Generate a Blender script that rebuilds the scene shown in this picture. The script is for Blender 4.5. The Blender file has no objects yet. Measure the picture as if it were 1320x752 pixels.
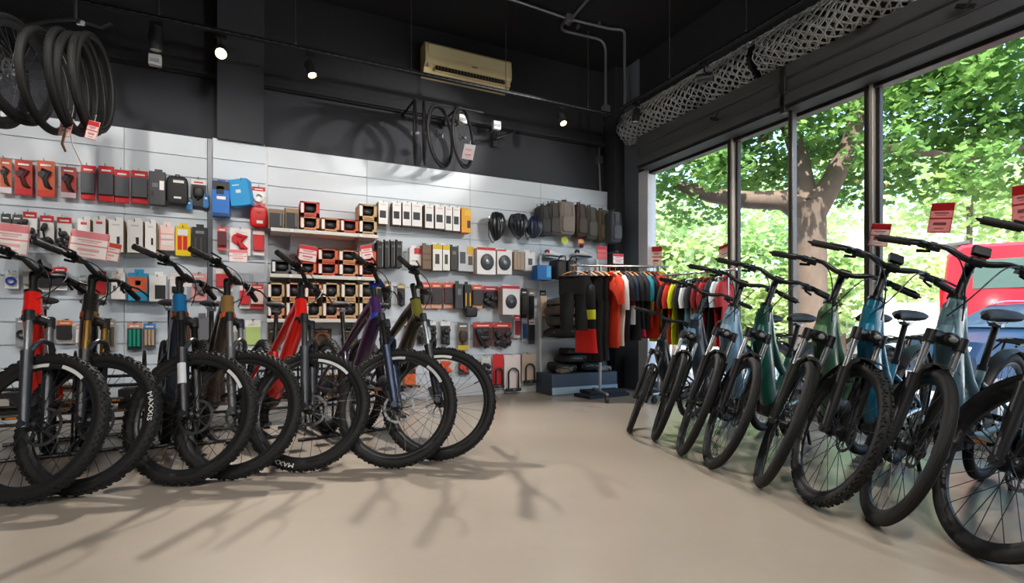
import bpy, bmesh, math, random
from mathutils import Vector, Matrix, Euler
random.seed(7)
SC = bpy.context.scene
COL = SC.collection
PI = math.pi
R_ = math.radians

# ---------------------------------------------------------------- camera
CAM_H = 0.88
YAW = R_(25.8)
FPX, IW, IH, HORIZON = 672.0, 1320.0, 752.0, 417.0
cam_d = bpy.data.cameras.new('camera')
cam = bpy.data.objects.new('camera', cam_d)
COL.objects.link(cam)
cam.location = (0, 0, CAM_H)
cam.rotation_euler = (PI / 2, 0, -YAW)
cam_d.sensor_width = 36.0
cam_d.lens = FPX / IW * 36.0
cam_d.shift_y = (HORIZON - IH / 2) / IW
cam_d.clip_start = 0.05
cam_d.clip_end = 200
SC.camera = cam

# ---------------------------------------------------------------- view, sky, sun
SC.view_settings.view_transform = 'Standard'
SC.view_settings.look = 'None'
SC.view_settings.gamma = 1.0
SC.view_settings.use_curve_mapping = False
SC.view_settings.exposure = 0.0
try:
    SC.cycles.max_bounces = 8
    SC.cycles.diffuse_bounces = 4
    SC.cycles.glossy_bounces = 3
    SC.cycles.transparent_max_bounces = 12
    SC.cycles.caustics_reflective = False
    SC.cycles.caustics_refractive = False
    SC.cycles.sample_clamp_indirect = 6.0
except Exception:
    pass
W = bpy.data.worlds.new('sky'); SC.world = W
W.use_nodes = True
nt = W.node_tree; nt.nodes.clear()
wo = nt.nodes.new('ShaderNodeOutputWorld'); bg = nt.nodes.new('ShaderNodeBackground')
sky = nt.nodes.new('ShaderNodeTexSky')
sky.sky_type = 'NISHITA'
sky.sun_disc = False
sky.sun_elevation = R_(58); sky.sun_rotation = R_(250)
sky.air_density = 1.0; sky.dust_density = 2.5; sky.ozone_density = 1.0
SKY_STRENGTH = 0.85
bg.inputs['Strength'].default_value = SKY_STRENGTH
nt.links.new(sky.outputs['Color'], bg.inputs['Color'])
nt.links.new(bg.outputs['Background'], wo.inputs['Surface'])
SUN_ENERGY = 15.0
sd = bpy.data.lights.new('sun', 'SUN'); sd.energy = SUN_ENERGY; sd.angle = R_(0.6); sd.color = (1.0, .95, .86)
sun = bpy.data.objects.new('sun', sd); COL.objects.link(sun)
sun.location = (-4, -6, 14)
sun.rotation_euler = Vector((0.42, 0.38, -0.82)).to_track_quat('-Z', 'Y').to_euler()
WALL_SPOT_W = 420.0      # track spots washing the slat wall
ROOM_SPOT_W = 62.0       # unseen middle track, added to light the wall
FLOOR_SPOT_W = 155.0     # unseen rear track, added to light the open floor
SPOT_COL = (1.0, 0.94, 0.87)

# ---------------------------------------------------------------- layout helpers
SN, CS = math.sin(YAW), math.cos(YAW)
def ray(px, py):
    u = (px - IW / 2) / FPX; w = (HORIZON - py) / FPX
    return Vector((SN + CS * u, CS - SN * u, w))
CAMP = Vector((0, 0, CAM_H))
def on_floor(px, py, z=0.0):
    r = ray(px, py); return CAMP + r * ((z - CAM_H) / r.z)
def on_Y(px, py, Y):
    r = ray(px, py); return CAMP + r * (Y / r.y)
def on_X(px, py, X):
    r = ray(px, py); return CAMP + r * (X / r.x)
def at_d(px, py, d):
    return CAMP + ray(px, py) * d

# ---------------------------------------------------------------- materials
def lin(c):
    return c / 12.92 if c <= 0.04045 else ((c + 0.055) / 1.055) ** 2.4
def hexc(h):
    h = h.lstrip('#'); return tuple(lin(int(h[i:i + 2], 16) / 255) for i in (0, 2, 4))
_mats = {}
def M(h, rough=0.5, metal=0.0, spec=0.5, var=0.08, scale=30.0, bump=0.0, coat=0.0, emit=0.0, sheen=0.0):
    key = (h, rough, metal, spec, var, scale, bump, coat, emit, sheen)
    if key in _mats: return _mats[key]
    m = bpy.data.materials.new('surface_%s' % h.strip('#')); m.use_nodes = True
    n = m.node_tree; b = n.nodes['Principled BSDF']
    c = hexc(h)
    tex = n.nodes.new('ShaderNodeTexNoise'); tex.inputs['Scale'].default_value = scale
    tex.inputs['Detail'].default_value = 3
    co = n.nodes.new('ShaderNodeTexCoord'); n.links.new(co.outputs['Object'], tex.inputs['Vector'])
    mx = n.nodes.new('ShaderNodeMix'); mx.data_type = 'RGBA'
    mx.inputs[6].default_value = tuple(min(1, x * (1 - var)) for x in c) + (1,)
    mx.inputs[7].default_value = tuple(min(1, x * (1 + var)) for x in c) + (1,)
    n.links.new(tex.outputs['Fac'], mx.inputs[0])
    n.links.new(mx.outputs[2], b.inputs['Base Color'])
    b.inputs['Roughness'].default_value = rough
    b.inputs['Metallic'].default_value = metal
    b.inputs['Specular IOR Level'].default_value = spec
    if coat: b.inputs['Coat Weight'].default_value = coat; b.inputs['Coat Roughness'].default_value = 0.08
    if sheen: b.inputs['Sheen Weight'].default_value = sheen
    if bump:
        bp = n.nodes.new('ShaderNodeBump'); bp.inputs['Strength'].default_value = bump
        bp.inputs['Distance'].default_value = 0.01
        n.links.new(tex.outputs['Fac'], bp.inputs['Height']); n.links.new(bp.outputs['Normal'], b.inputs['Normal'])
    if emit:
        b.inputs['Emission Color'].default_value = c + (1,); b.inputs['Emission Strength'].default_value = emit
    _mats[key] = m
    return m

# ---------------------------------------------------------------- mesh builder
class MB:
    def __init__(s): s.v = []; s.f = []; s.m = []
    def add(s, vs, fs, m=0):
        o = len(s.v); s.v.extend(Vector(p) for p in vs)
        for f in fs: s.f.append([i + o for i in f]); s.m.append(m)
        return s
    def box(s, c, d, m=0, rot=None, b=None):
        """chamfered box, centre c, full size d"""
        hx, hy, hz = (x / 2 for x in d)
        if b is None: b = min(hx, hy, hz) * 0.18
        b = min(b, hx * .9, hy * .9, hz * .9)
        vs = []; idx = {}
        for sx in (-1, 1):
            for sy in (-1, 1):
                for sz in (-1, 1):
                    for ax in range(3):
                        p = [sx * hx, sy * hy, sz * hz]
                        for k in range(3):
                            if k != ax: p[k] -= (sx, sy, sz)[k] * b
                        idx[(sx, sy, sz, ax)] = len(vs); vs.append(p)
        fs = []
        for ax in range(3):
            a1, a2 = [k for k in range(3) if k != ax]
            for sg in (-1, 1):
                q = []
                for (p, r) in ((-1, -1), (1, -1), (1, 1), (-1, 1)):
                    t = [0, 0, 0]; t[ax] = sg; t[a1] = p; t[a2] = r; q.append(idx[tuple(t) + (ax,)])
                fs.append(q)
            # edges parallel to ax
            for p in (-1, 1):
                for r in (-1, 1):
                    t0 = [0, 0, 0]; t0[ax] = -1; t0[a1] = p; t0[a2] = r
                    t1 = list(t0); t1[ax] = 1
                    fs.append([idx[tuple(t0) + (a1,)], idx[tuple(t1) + (a1,)], idx[tuple(t1) + (a2,)], idx[tuple(t0) + (a2,)]])
        for sx in (-1, 1):
            for sy in (-1, 1):
                for sz in (-1, 1):
                    fs.append([idx[(sx, sy, sz, k)] for k in range(3)])
        vs = [Vector(p) for p in vs]
        if rot is not None: vs = [rot @ p for p in vs]
        c = Vector(c)
        return s.add([p + c for p in vs], fs, m)
    def loft(s, rings, m=0, caps=True, closed=False):
        n = len(rings[0]); vs = [p for r in rings for p in r]; fs = []
        k = len(rings)
        for i in range(k if closed else k - 1):
            j = (i + 1) % k
            for a in range(n):
                b_ = (a + 1) % n
                fs.append([i * n + a, i * n + b_, j * n + b_, j * n + a])
        if caps and not closed:
            fs.append(list(range(n))[::-1]); fs.append([(k - 1) * n + a for a in range(n)])
        return s.add(vs, fs, m)
    def tube(s, pts, r, n=8, m=0, caps=True, closed=False, side=None, flat=1.0):
        """tube along pts; r radius or list; with side vector, flat scales the radius across it"""
        pts = [Vector(p) for p in pts]; k = len(pts)
        rr = r if isinstance(r, (list, tuple)) else [r] * k
        ff = flat if isinstance(flat, (list, tuple)) else [flat] * k
        rings = []; up = None
        for i in range(k):
            if closed: t = pts[(i + 1) % k] - pts[i - 1]
            else: t = pts[min(i + 1, k - 1)] - pts[max(i - 1, 0)]
            if t.length < 1e-9: t = Vector((0, 0, 1))
            t.normalize()
            if side is not None:
                a = Vector(side); a = a - t * a.dot(t); a.normalize()
            elif up is None:
                a = t.orthogonal().normalized()
            else:
                a = up - t * up.dot(t)
                if a.length < 1e-6: a = t.orthogonal()
                a.normalize()
            up = a; b = t.cross(a)
            rings.append([pts[i] + a * (math.cos(2 * PI * q / n) * rr[i] * ff[i]) + b * (math.sin(2 * PI * q / n) * rr[i]) for q in range(n)])
        return s.loft(rings, m, caps, closed)
    def cyl(s, p0, p1, r0, r1=None, n=16, m=0):
        r1 = r0 if r1 is None else r1
        p0 = Vector(p0); p1 = Vector(p1); t = (p1 - p0).normalized(); a = t.orthogonal().normalized(); b = t.cross(a)
        rg = lambda p, r: [p + a * (math.cos(2 * PI * q / n) * r) + b * (math.sin(2 * PI * q / n) * r) for q in range(n)]
        return s.loft([rg(p0, r0), rg(p1, r1)], m)
    def lathe(s, prof, n=48, m=0, axis='y', closed=False, a0=0.0, a1=None, c=(0, 0, 0)):
        """prof: (radius, offset along axis)"""
        full = a1 is None; a1 = a0 + 2 * PI if full else a1
        cnt = n if full else n + 1
        vs = []; c = Vector(c)
        for i in range(cnt):
            t = a0 + (a1 - a0) * i / n; ct, st = math.cos(t), math.sin(t)
            for (r, o) in prof:
                if axis == 'y': p = (r * ct, o, r * st)
                elif axis == 'z': p = (r * ct, r * st, o)
                else: p = (o, r * ct, r * st)
                vs.append(Vector(p) + c)
        k = len(prof); fs = []
        for i in range(cnt if full else cnt - 1):
            j = (i + 1) % cnt
            for q in range(k if closed else k - 1):
                w = (q + 1) % k
                fs.append([i * k + q, i * k + w, j * k + w, j * k + q])
        if not full and closed:
            fs.append([q for q in range(k)]); fs.append([(cnt - 1) * k + q for q in range(k)][::-1])
        return s.add(vs, fs, m)
    def sphere(s, c, d, m=0, n=14, k=9, e=1.0, rot=None):
        """(super)ellipsoid with full size d; e<1 is boxier"""
        c = Vector(c); vs = []; fs = []
        pw = lambda x: math.copysign(abs(x) ** e, x)
        for i in range(k + 1):
            ph = -PI / 2 + PI * i / k
            for j in range(n):
                th = 2 * PI * j / n
                p = Vector((d[0] / 2 * pw(math.cos(ph)) * pw(math.cos(th)), d[1] / 2 * pw(math.cos(ph)) * pw(math.sin(th)), d[2] / 2 * pw(math.sin(ph))))
                if rot is not None: p = rot @ p
                vs.append(c + p)
        for i in range(k):
            for j in range(n):
                w = (j + 1) % n
                fs.append([i * n + j, i * n + w, (i + 1) * n + w, (i + 1) * n + j])
        return s.add(vs, fs, m)
    def prism(s, poly, t0, t1, frame, m=0):
        """poly of (a,b) extruded t0..t1; frame(a,b,t)->point"""
        n = len(poly)
        r0 = [Vector(frame(a, b, t0)) for a, b in poly]; r1 = [Vector(frame(a, b, t1)) for a, b in poly]
        return s.loft([r0, r1], m)
    def map(s, fn):
        s.v = [Vector(fn(p)) for p in s.v]; return s
    def xf(s, mt):
        s.v = [mt @ p for p in s.v]; return s
    def mesh(s, name, mats, smooth=True, ang=38):
        me = bpy.data.meshes.new(name)
        me.from_pydata([tuple(p) for p in s.v], [], s.f)
        bm = bmesh.new(); bm.from_mesh(me)
        for f, mi in zip(bm.faces, s.m): f.material_index = mi; f.smooth = smooth
        bmesh.ops.remove_doubles(bm, verts=bm.verts, dist=1e-6)
        bmesh.ops.recalc_face_normals(bm, faces=bm.faces)
        bm.to_mesh(me); bm.free()
        if not isinstance(mats, (list, tuple)): mats = [mats]
        for q in mats: me.materials.append(q)
        if smooth:
            try: me.set_sharp_from_angle(angle=R_(ang))
            except Exception: pass
        me.update()
        return me
    def build(s, name, mats, parent=None, smooth=True, ang=38):
        o = bpy.data.objects.new(name, s.mesh(name, mats, smooth, ang)); COL.objects.link(o)
        if parent is not None: o.parent = parent
        return o
def link(name, me, parent=None):
    o = bpy.data.objects.new(name, me); COL.objects.link(o)
    if parent is not None: o.parent = parent
    return o
def tag(o, label=None, cat=None, group=None, kind=None):
    if label: o['label'] = label
    if cat: o['category'] = cat
    if group: o['group'] = group
    if kind: o['kind'] = kind
    return o
def struct(o): o['kind'] = 'structure'; return o
def empty(name, loc=(0, 0, 0), rot=(0, 0, 0)):
    o = bpy.data.objects.new(name, None); COL.objects.link(o)
    o.location = loc; o.rotation_euler = rot; o.empty_display_size = 0.1
    return o
def text_polys(s, size=1.0):
    cu = bpy.data.curves.new('lettering', 'FONT'); cu.body = s; cu.size = size; cu.align_x = 'CENTER'; cu.align_y = 'CENTER'
    cu.resolution_u = 2
    ob = bpy.data.objects.new('lettering', cu); COL.objects.link(ob)
    dg = bpy.context.evaluated_depsgraph_get(); me = bpy.data.meshes.new_from_object(ob.evaluated_get(dg))
    vs = [v.co.copy() for v in me.vertices]; fs = [list(p.vertices) for p in me.polygons]
    bpy.data.objects.remove(ob); bpy.data.curves.remove(cu); bpy.data.meshes.remove(me)
    return vs, fs
ORD = 'zeroth first second third fourth fifth sixth seventh eighth ninth tenth eleventh twelfth thirteenth fourteenth fifteenth sixteenth seventeenth eighteenth nineteenth twentieth'.split()
BLACK = M('#111214', .4); RUB = M('#0c0c0d', .7, var=.15, scale=60); DKM = M('#26282b', .35, .6)
CHROME = M('#c9ccd0', .22, 1.0); WHITE = M('#e9e9ea', .5); STEEL = M('#8f9398', .35, .9)
# ================================================================ the room
WY = 5.90          # front of the slat wall
WB = 6.02          # plaster wall behind it
XW = 4.52          # window plane
ZC = 4.36          # ceiling
Y0, X0 = -3.2, -4.2
# floor: polished pale cement
def floor_mat():
    m = bpy.data.materials.new('polished_cement'); m.use_nodes = True; n = m.node_tree; b = n.nodes['Principled BSDF']
    co = n.nodes.new('ShaderNodeTexCoord')
    t1 = n.nodes.new('ShaderNodeTexNoise'); t1.inputs['Scale'].default_value = .8; t1.inputs['Detail'].default_value = 3
    t2 = n.nodes.new('ShaderNodeTexNoise'); t2.inputs['Scale'].default_value = 22; t2.inputs['Detail'].default_value = 6
    for t in (t1, t2): n.links.new(co.outputs['Object'], t.inputs['Vector'])
    r1 = n.nodes.new('ShaderNodeValToRGB')
    r1.color_ramp.elements[0].position = .3; r1.color_ramp.elements[0].color = hexc('#9a8f83') + (1,)
    r1.color_ramp.elements[1].position = .72; r1.color_ramp.elements[1].color = hexc('#aa9f91') + (1,)
    n.links.new(t1.outputs['Fac'], r1.inputs['Fac'])
    mx = n.nodes.new('ShaderNodeMix'); mx.data_type = 'RGBA'; mx.blend_type = 'MULTIPLY'; mx.inputs[0].default_value = .1
    n.links.new(r1.outputs['Color'], mx.inputs[6]); n.links.new(t2.outputs['Fac'], mx.inputs[7])
    n.links.new(mx.outputs[2], b.inputs['Base Color'])
    rr = n.nodes.new('ShaderNodeMapRange'); rr.inputs[3].default_value = .26; rr.inputs[4].default_value = .31
    n.links.new(t1.outputs['Fac'], rr.inputs[0]); n.links.new(rr.outputs[0], b.inputs['Roughness'])
    b.inputs['Specular IOR Level'].default_value = .45
    return m
f = MB(); f.box(((X0 + XW) / 2, (Y0 + WB) / 2, -.05), (XW - X0 + .3, WB - Y0 + .2, .1), b=.001); struct(f.build('floor', floor_mat(), smooth=False))
DARKWALL = M('#33363d', .75, var=.06, scale=4, bump=.05); DARKER = M('#26282c', .8, var=.08, scale=3); CEIL = M('#1d1e21', .85, var=.06, scale=3)
c = MB(); c.box(((X0 + XW) / 2, (Y0 + WB) / 2, ZC + .05), (XW - X0 + .6, WB - Y0 + .4, .1), b=.001); struct(c.build('ceiling', CEIL, smooth=False))
w = MB(); w.box(((X0 + XW) / 2, WB + .1, 2.2), (XW - X0 + .4, .2, 4.5), b=.001); struct(w.build('wall_back', DARKWALL, smooth=False))
# slightly proud upper beam, its lower edge draws the dark line
w = MB(); w.box(((X0 + 4.3) / 2, WB - .03, 3.84), (4.3 - X0, .06, 1.04), b=.004)
w.box(((X0 + 4.3) / 2, WB - .05, 3.345), (4.3 - X0, .1, .035), b=.004); struct(w.build('trim_1', DARKER, smooth=False))
w = MB(); w.box((X0 - .1, (Y0 + WB) / 2, 2.2), (.2, WB - Y0 + .4, 4.5), b=.001); struct(w.build('wall_left', M('#8d8f93', .8), smooth=False))
w = MB(); w.box(((X0 + XW) / 2, Y0 - .1, 2.2), (XW - X0 + .4, .2, 4.5), b=.001); struct(w.build('wall_front', M('#a5a6a8', .8), smooth=False))
# pilaster
px0, px1 = on_Y(274, 300, WY - .05).x, on_Y(342, 300, WY - .05).x
w = MB(); w.box(((px0 + px1) / 2 + .015, WB - .1, 3.52), (px1 - px0 - .05, .24, 1.68), b=.004); struct(w.build('wall_pilaster', M('#36393f', .75, var=.06, scale=4), smooth=False))
# slat wall panels with routed grooves
SLATM = M('#c9d2db', .42, var=.025, scale=6)
ZS0, ZS1 = .17, 2.69
def slat_panel(x0, x1, yf, z0, z1, name, label):
    prof = []; z = z1; back = yf + .018
    prof.append((yf, z))
    while z - .2 > z0 + .03:
        z -= .2
        prof += [(yf, z + .007), (yf + .015, z + .007), (yf + .015, z - .006), (yf, z - .006)]
    prof.append((yf, z0)); prof += [(back, z0), (back, z1)]
    mb = MB(); mb.loft([[Vector((x, y, zz)) for y, zz in prof] for x in (x0, x1)], 0, True)
    o = mb.build(name, SLATM, smooth=False)
    return struct(o)
PANELS = []
def add_panels(xs, yf):
    for a, b in zip(xs[:-1], xs[1:]):
        PANELS.append((a, b, slat_panel(a + .002, b - .002, yf, ZS0, ZS1, 'wall_panel', '')))
xl = on_Y(268, 300, WY).x; xr = on_Y(344, 300, WY).x; xc = on_Y(783, 300, WY).x
add_panels([X0, -2.9, on_Y(160, 200, WY).x, xl], WY)
add_panels([px0, px1], WY - .05)
add_panels([xr, on_Y(473, 250, WY).x, on_Y(606, 250, WY).x, on_Y(697, 250, WY).x, xc], WY)
# edge profile beside the pilaster, its returns, skirting under the panels
w = MB(); w.box((on_Y(271, 300, WY).x, WY + .02, 1.43), (.05, .08, 2.52), b=.006); struct(w.build('trim_2', M('#6d7178', .4, .3), smooth=False))
w = MB(); w.box(((px0 + xr) / 2 + .004, WY + .03, 1.43), (xr - px0 + .008, .12, 2.5), b=.004); struct(w.build('trim_3', M('#d5d7da', .5), smooth=False))
w = MB(); w.box(((X0 + xc) / 2, WY + .02, .085), (xc - X0, .05, .17), b=.006); struct(w.build('baseboard_back', M('#c3c6ca', .5), smooth=False))

def hook(x, z, yf, L):
    """peg hook belonging to the panel it is slotted into"""
    for a, b, o in PANELS:
        if a <= x < b: break
    mb = MB(); mb.tube([(x, yf + .0, z + .012), (x, yf - L, z), (x, yf - L - .012, z + .02)], .003, 6)
    mb.box((x, yf - .003, z + .006), (.03, .006, .035))
    mb.build('peg_hook', CHROME, o)

# window wall: corner column, wall strip, lintel, frames
GREYW = M('#5f666f', .6, var=.05, scale=5)
w = MB(); w.box((xc + .14, WY - .03, 2.18), (.26, .26, 4.36), b=.005); struct(w.build('wall_column', M('#2a2c30', .7), smooth=False))
ya = on_X(802, 300, XW).y; yb = on_X(826, 300, XW).y; yc = on_X(838, 300, XW).y
w = MB(); w.box((XW + .06, (5.9 + yb) / 2, 2.18), (.2, 5.9 - yb, 4.36), b=.004); struct(w.build('wall_right', GREYW, smooth=False))
ZH = 2.86
w = MB(); w.box((XW + .1, (yb + Y0) / 2, (ZH + ZC) / 2), (.24, yb - Y0 + .05, ZC - ZH), b=.004); struct(w.build('wall_lintel', M('#222428', .75), smooth=False))
w = MB(); w.box((XW + .05, (yc + Y0) / 2, .05), (.2, yc - Y0, .1), b=.006); struct(w.build('baseboard_right', M('#8b8f95', .5), smooth=False))
def glass_mat():
    m = bpy.data.materials.new('shop_glass'); m.use_nodes = True; n = m.node_tree; n.nodes.clear()
    o = n.nodes.new('ShaderNodeOutputMaterial'); t = n.nodes.new('ShaderNodeBsdfTransparent'); g = n.nodes.new('ShaderNodeBsdfGlossy')
    t.inputs['Color'].default_value = (.96, .98, .97, 1); g.inputs['Roughness'].default_value = .03
    lw = n.nodes.new('ShaderNodeLayerWeight'); pw = n.nodes.new('ShaderNodeMath'); pw.operation = 'POWER'; pw.inputs[1].default_value = 5.0
    fr = n.nodes.new('ShaderNodeMath'); fr.operation = 'MULTIPLY_ADD'; fr.inputs[1].default_value = .5; fr.inputs[2].default_value = .03
    n.links.new(lw.outputs['Facing'], pw.inputs[0]); n.links.new(pw.outputs[0], fr.inputs[0])
    mx = n.nodes.new('ShaderNodeMixShader'); n.links.new(fr.outputs[0], mx.inputs[0]); n.links.new(t.outputs[0], mx.inputs[1]); n.links.new(g.outputs[0], mx.inputs[2])
    n.links.new(mx.outputs[0], o.inputs['Surface']); return m
GLASS = glass_mat()
ALU = M('#cfc8be', .4, .15); FRD = M('#3a3533', .5, .3); FRW = M('#dfe2e6', .5)
m1 = on_X(949, 300, XW).y; m2 = on_X(1131, 300, XW).y; step = m1 - m2
edges = [yc, m1, m2, m2 - step, m2 - 2 * step, Y0 + .05]
for i, (a, b) in enumerate(zip(edges[:-1], edges[1:])):
    fr = MB()
    wd = .05
    if i == 0: fr.box((XW + .03, (a + yb) / 2, (ZH + .1) / 2), (.14, abs(yb - a), ZH - .1), 1, b=.004)
    fr.box((XW + .03, b + .035, (ZH + .1) / 2), (.12, .03, ZH - .1), 0, b=.004)
    fr.box((XW - .01, b + .068, (ZH + .1) / 2), (.05, .036, ZH - .1), 2, b=.004)
    fr.box((XW + .03, b - .0, (ZH + .1) / 2), (.05, .03, ZH - .1), 2, b=.004)
    fr.box((XW + .03, (a + b) / 2, .125), (.1, a - b, .05), 0, b=.004)
    fr.box((XW + .03, (a + b) / 2, ZH - .03), (.1, a - b, .06), 2, b=.004)
    fo = struct(fr.build('window_%d' % (i + 1), [ALU, FRW, FRD], smooth=False))
    g = MB(); g.box((XW + .04, (a + b) / 2, ZH / 2 + .07), (.008, a - b - .08, ZH - .2), b=.001); g.build('pane', GLASS, fo, smooth=False)

# roller shutter housings and rolled grille curtains
XB = 4.38; ZB0, ZB1 = 2.84, 3.2
yS = on_X(821, 200, 4.28).y; yM = on_X(1014, 150, 4.33).y
yG = on_X(987, 90, 4.36).y
def grille(y0, y1, label, idx):
    L = y0 - y1; mb = MB(); Rr = .2
    for lay, (rr, ns, ph) in enumerate(((Rr, 16, 0), (Rr - .02, 14, .3))):
        for sgn in (1, -1):
            for k in range(ns):
                n_ = max(12, int(L / .035)); pts = []
                for i in range(n_ + 1):
                    y = y0 - L * i / n_
                    a = 2 * PI * (k + ph) / ns + sgn * (L * i / n_) / rr * .75 + .02 * math.sin(i * 1.1)
                    r2 = rr + .008 * math.cos(i * 1.6 + k * PI)
                    pts.append((math.cos(a) * r2, y, math.sin(a) * r2))
                mb.tube(pts, .007, 5)
    n_ = int(L / .07)
    for i in range(n_ + 1):
        y = y0 - L * i / n_
        mb.tube([(math.cos(q * PI / 12) * (Rr + .004 * math.sin(q * 5)), y + .02 * math.sin(q * PI / 12 * 6), math.sin(q * PI / 12) * (Rr + .004)) for q in range(24)], .0055, 5, closed=True)
    root = empty('rolled_shutter', (4.36, 0, 3.42)); tag(root, label, 'security shutter', 'rolled mesh shutters above the window')
    mb.build('mesh_curtain', M('#c3c8cb', .4, .6, var=.2, scale=25), root)
    cr = MB(); cr.cyl((0, y0 + .02, 0), (0, y1 - .02, 0), .165, n=24); cr.build('roller_drum', M('#36393c', .6, .4), root)
    ep = MB()
    for y in (y0 + .015, y1 - .015): ep.cyl((0, y - .008, 0), (0, y + .008, 0), .12, n=24)
    ep.build('end_plate', M('#6a625c', .6, .4), root)
grille(on_X(812, 170, 4.36).y, yG + .07, 'rolled silver mesh security shutter at the corner end above the window', 1)
grille(yG - .03, Y0 + .3, 'rolled silver mesh security shutter nearer the camera, running out of the frame', 2)
def housing(y0, y1, label):
    b = MB()
    prof = [(4.50, ZB1 + .02), (4.28, ZB1 + .02), (4.28, ZB1 - .09), (4.31, ZB1 - .11), (4.31, ZB0 + .13), (4.27, ZB0 + .11), (4.27, ZB0 + .02), (4.36, ZB0), (4.50, ZB0)]
    b.loft([[Vector((x, y, z)) for x, z in prof] for y in (y0, y1)], 0, True)
    root = b.build('shutter_housing', M('#66686b', .4, .4), smooth=False)
    tag(root, label, 'shutter housing', 'shutter housings over the window')
    e = MB(); e.box((4.272, (y0 + y1) / 2, ZB0 + .125), (.008, y0 - y1 - .02, .012)); e.box((4.275, (y0 + y1) / 2, ZB1 - .1), (.012, y0 - y1 - .02, .01)); e.build('trim_rail', STEEL, root)
    d = MB(); d.box((4.385, (y0 + y1) / 2, ZB0 - .006), (.19, y0 - y1 - .02, .016)); d.build('underside_shade', M('#18191a', .7), root, smooth=False)  # near-black strip: the shade under the housing, put into colour
    g = MB()
    yy = y0 - .62 * min(y0 - y1, 2.2)
    g.box((4.262, yy, ZB0 + .17), (.012, .12, .03), rot=Matrix.Rotation(.5, 3, 'X')); g.tube([(4.262, yy + .05, ZB0 + .2), (4.25, yy, ZB0 + .15), (4.262, yy - .05, ZB0 + .22)], .006, 6)
    g.build('latch', M('#2c2826', .6, .5), root)
housing(yS, yM + .005, 'dark grey metal shutter housing under the corner mesh roll')
housing(yM - .005, Y0 + .2, 'dark grey metal shutter housing under the nearer mesh roll')
g = MB(); g.box((4.41, yM, 1.7), (.06, .05, 3.2)); g.box((4.385, yM, 1.6), (.012, .02, 3.0), 1); g.box((4.3, yM, 3.0), (.06, .05, .42), 1)
tag(g.build('shutter_guide', [M('#6f6a66', .4, .6), M('#3d3a38', .5, .5)], smooth=False), 'grey upright shutter guide rail where the two mesh rolls meet', 'guide rail')

# ---------------------------------------------------------------- tracks, rods, spots
ZT = 3.42; YT = 5.18; XT = 3.85
def light_track(pts, rods, label, feed):
    a, b = Vector(pts[0]), Vector(pts[1]); mb = MB()
    d = (b - a).normalized(); ang = math.atan2(d.y, d.x); rot = Matrix.Rotation(ang, 3, 'Z')
    root = empty('light_track', (a + b) / 2); tag(root, label, 'light track', 'ceiling light tracks')
    L = (b - a).length
    mb.box((0, 0, 0), (L, .038, .034), rot=rot); mb.build('track_profile', BLACK, root, smooth=False)
    k = int(L / .075); pl = [(-L / 2, -.012)]
    for i in range(k):
        x0 = -L / 2 + i * L / k; q = L / k
        pl += [(x0, -.008), (x0 + q * .2, -.008), (x0 + q * .2, -.0045), (x0 + q * .8, -.0045), (x0 + q * .8, -.008)]
    pl += [(L / 2, -.008), (L / 2, -.012)]
    for sg in (-1, 1):
        s = MB(); s.prism(pl, .019, .0225, lambda u, v, t: rot @ Vector((u, sg * t, v)))
        s.build('contact_strip', STEEL, root, smooth=False)
    for t in rods:
        r = MB(); p = a + d * t - (a + b) / 2; r.cyl(p + Vector((0, 0, .01)), p + Vector((0, 0, ZC - a.z)), .004, n=6); r.cyl(p + Vector((0, 0, .012)), p + Vector((0, 0, .04)), .01, n=8)
        r.build('suspension_rod', STEEL, root)
    return root
def spotlight(p, aim, W, label, lit=True, group='track spotlights', size=70, lens=True, r=.042, L=.15):
    """track spot: adapter, yoke, can, lens; hangs under a track at p"""
    p = Vector(p); root = empty('track_spotlight', p); tag(root, label, 'spotlight', group)
    d = (Vector(aim) - (p + Vector((0, 0, -.16)))).normalized()
    hd = Vector((0, 0, -.16))
    a = MB(); a.box((0, 0, -.03), (.09, .034, .03)); a.cyl((0, 0, -.04), (0, 0, -.1), .008, n=8)
    a.build('adapter', BLACK, root, smooth=False)
    q = d.to_track_quat('-Z', 'Y').to_matrix()
    y = MB(); y.tube([q @ Vector((-r - .006, 0, -.005)) + hd, q @ Vector((-r - .006, 0, .05)) + hd, Vector((0, 0, -.095)), q @ Vector((r + .006, 0, .05)) + hd, q @ Vector((r + .006, 0, -.005)) + hd], .005, 6); y.build('yoke', BLACK, root)
    c = MB()
    c.lathe([(0, L / 2), (r * .8, L / 2), (r, L / 2 - .015), (r, -L / 2), (r * .9, -L / 2), (r * .86, -L / 2 + .015), (0, -L / 2 + .016)], 24, axis='z')
    c.xf(Matrix.Translation(hd) @ q.to_4x4()); can = c.build('lamp_can', M('#3a3c40', .4, .4), root)
    l = MB(); l.lathe([(0, -L / 2 + .002), (r * .84, -L / 2 + .006), (r * .84, -L / 2 + .012), (0, -L / 2 + .012)], 24, axis='z'); l.xf(Matrix.Translation(hd) @ q.to_4x4())
    l.build('lens', M('#ffd699', .3, emit=14.0) if lit else M('#d8d2c4', .3), can)
    if lit and W:
        ld = bpy.data.lights.new('spot_lamp', 'SPOT'); ld.energy = W; ld.spot_size = R_(size); ld.spot_blend = .65; ld.color = SPOT_COL; ld.shadow_soft_size = .035
        lo = bpy.data.objects.new('spot_lamp', ld); COL.objects.link(lo); lo.parent = root
        lo.location = hd + d * (L / 2 + .02); lo.rotation_euler = d.to_track_quat('-Z', 'Y').to_euler()
    return root
tx = lambda px: on_Y(px, 100, YT).x
light_track([(X0 + .3, YT, ZT), (XT, YT, ZT)], [tx(p) - X0 - .3 for p in (-150, 205, 381, 530, 652, 758)], 'long black light track hung parallel to the slat wall', True)
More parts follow.
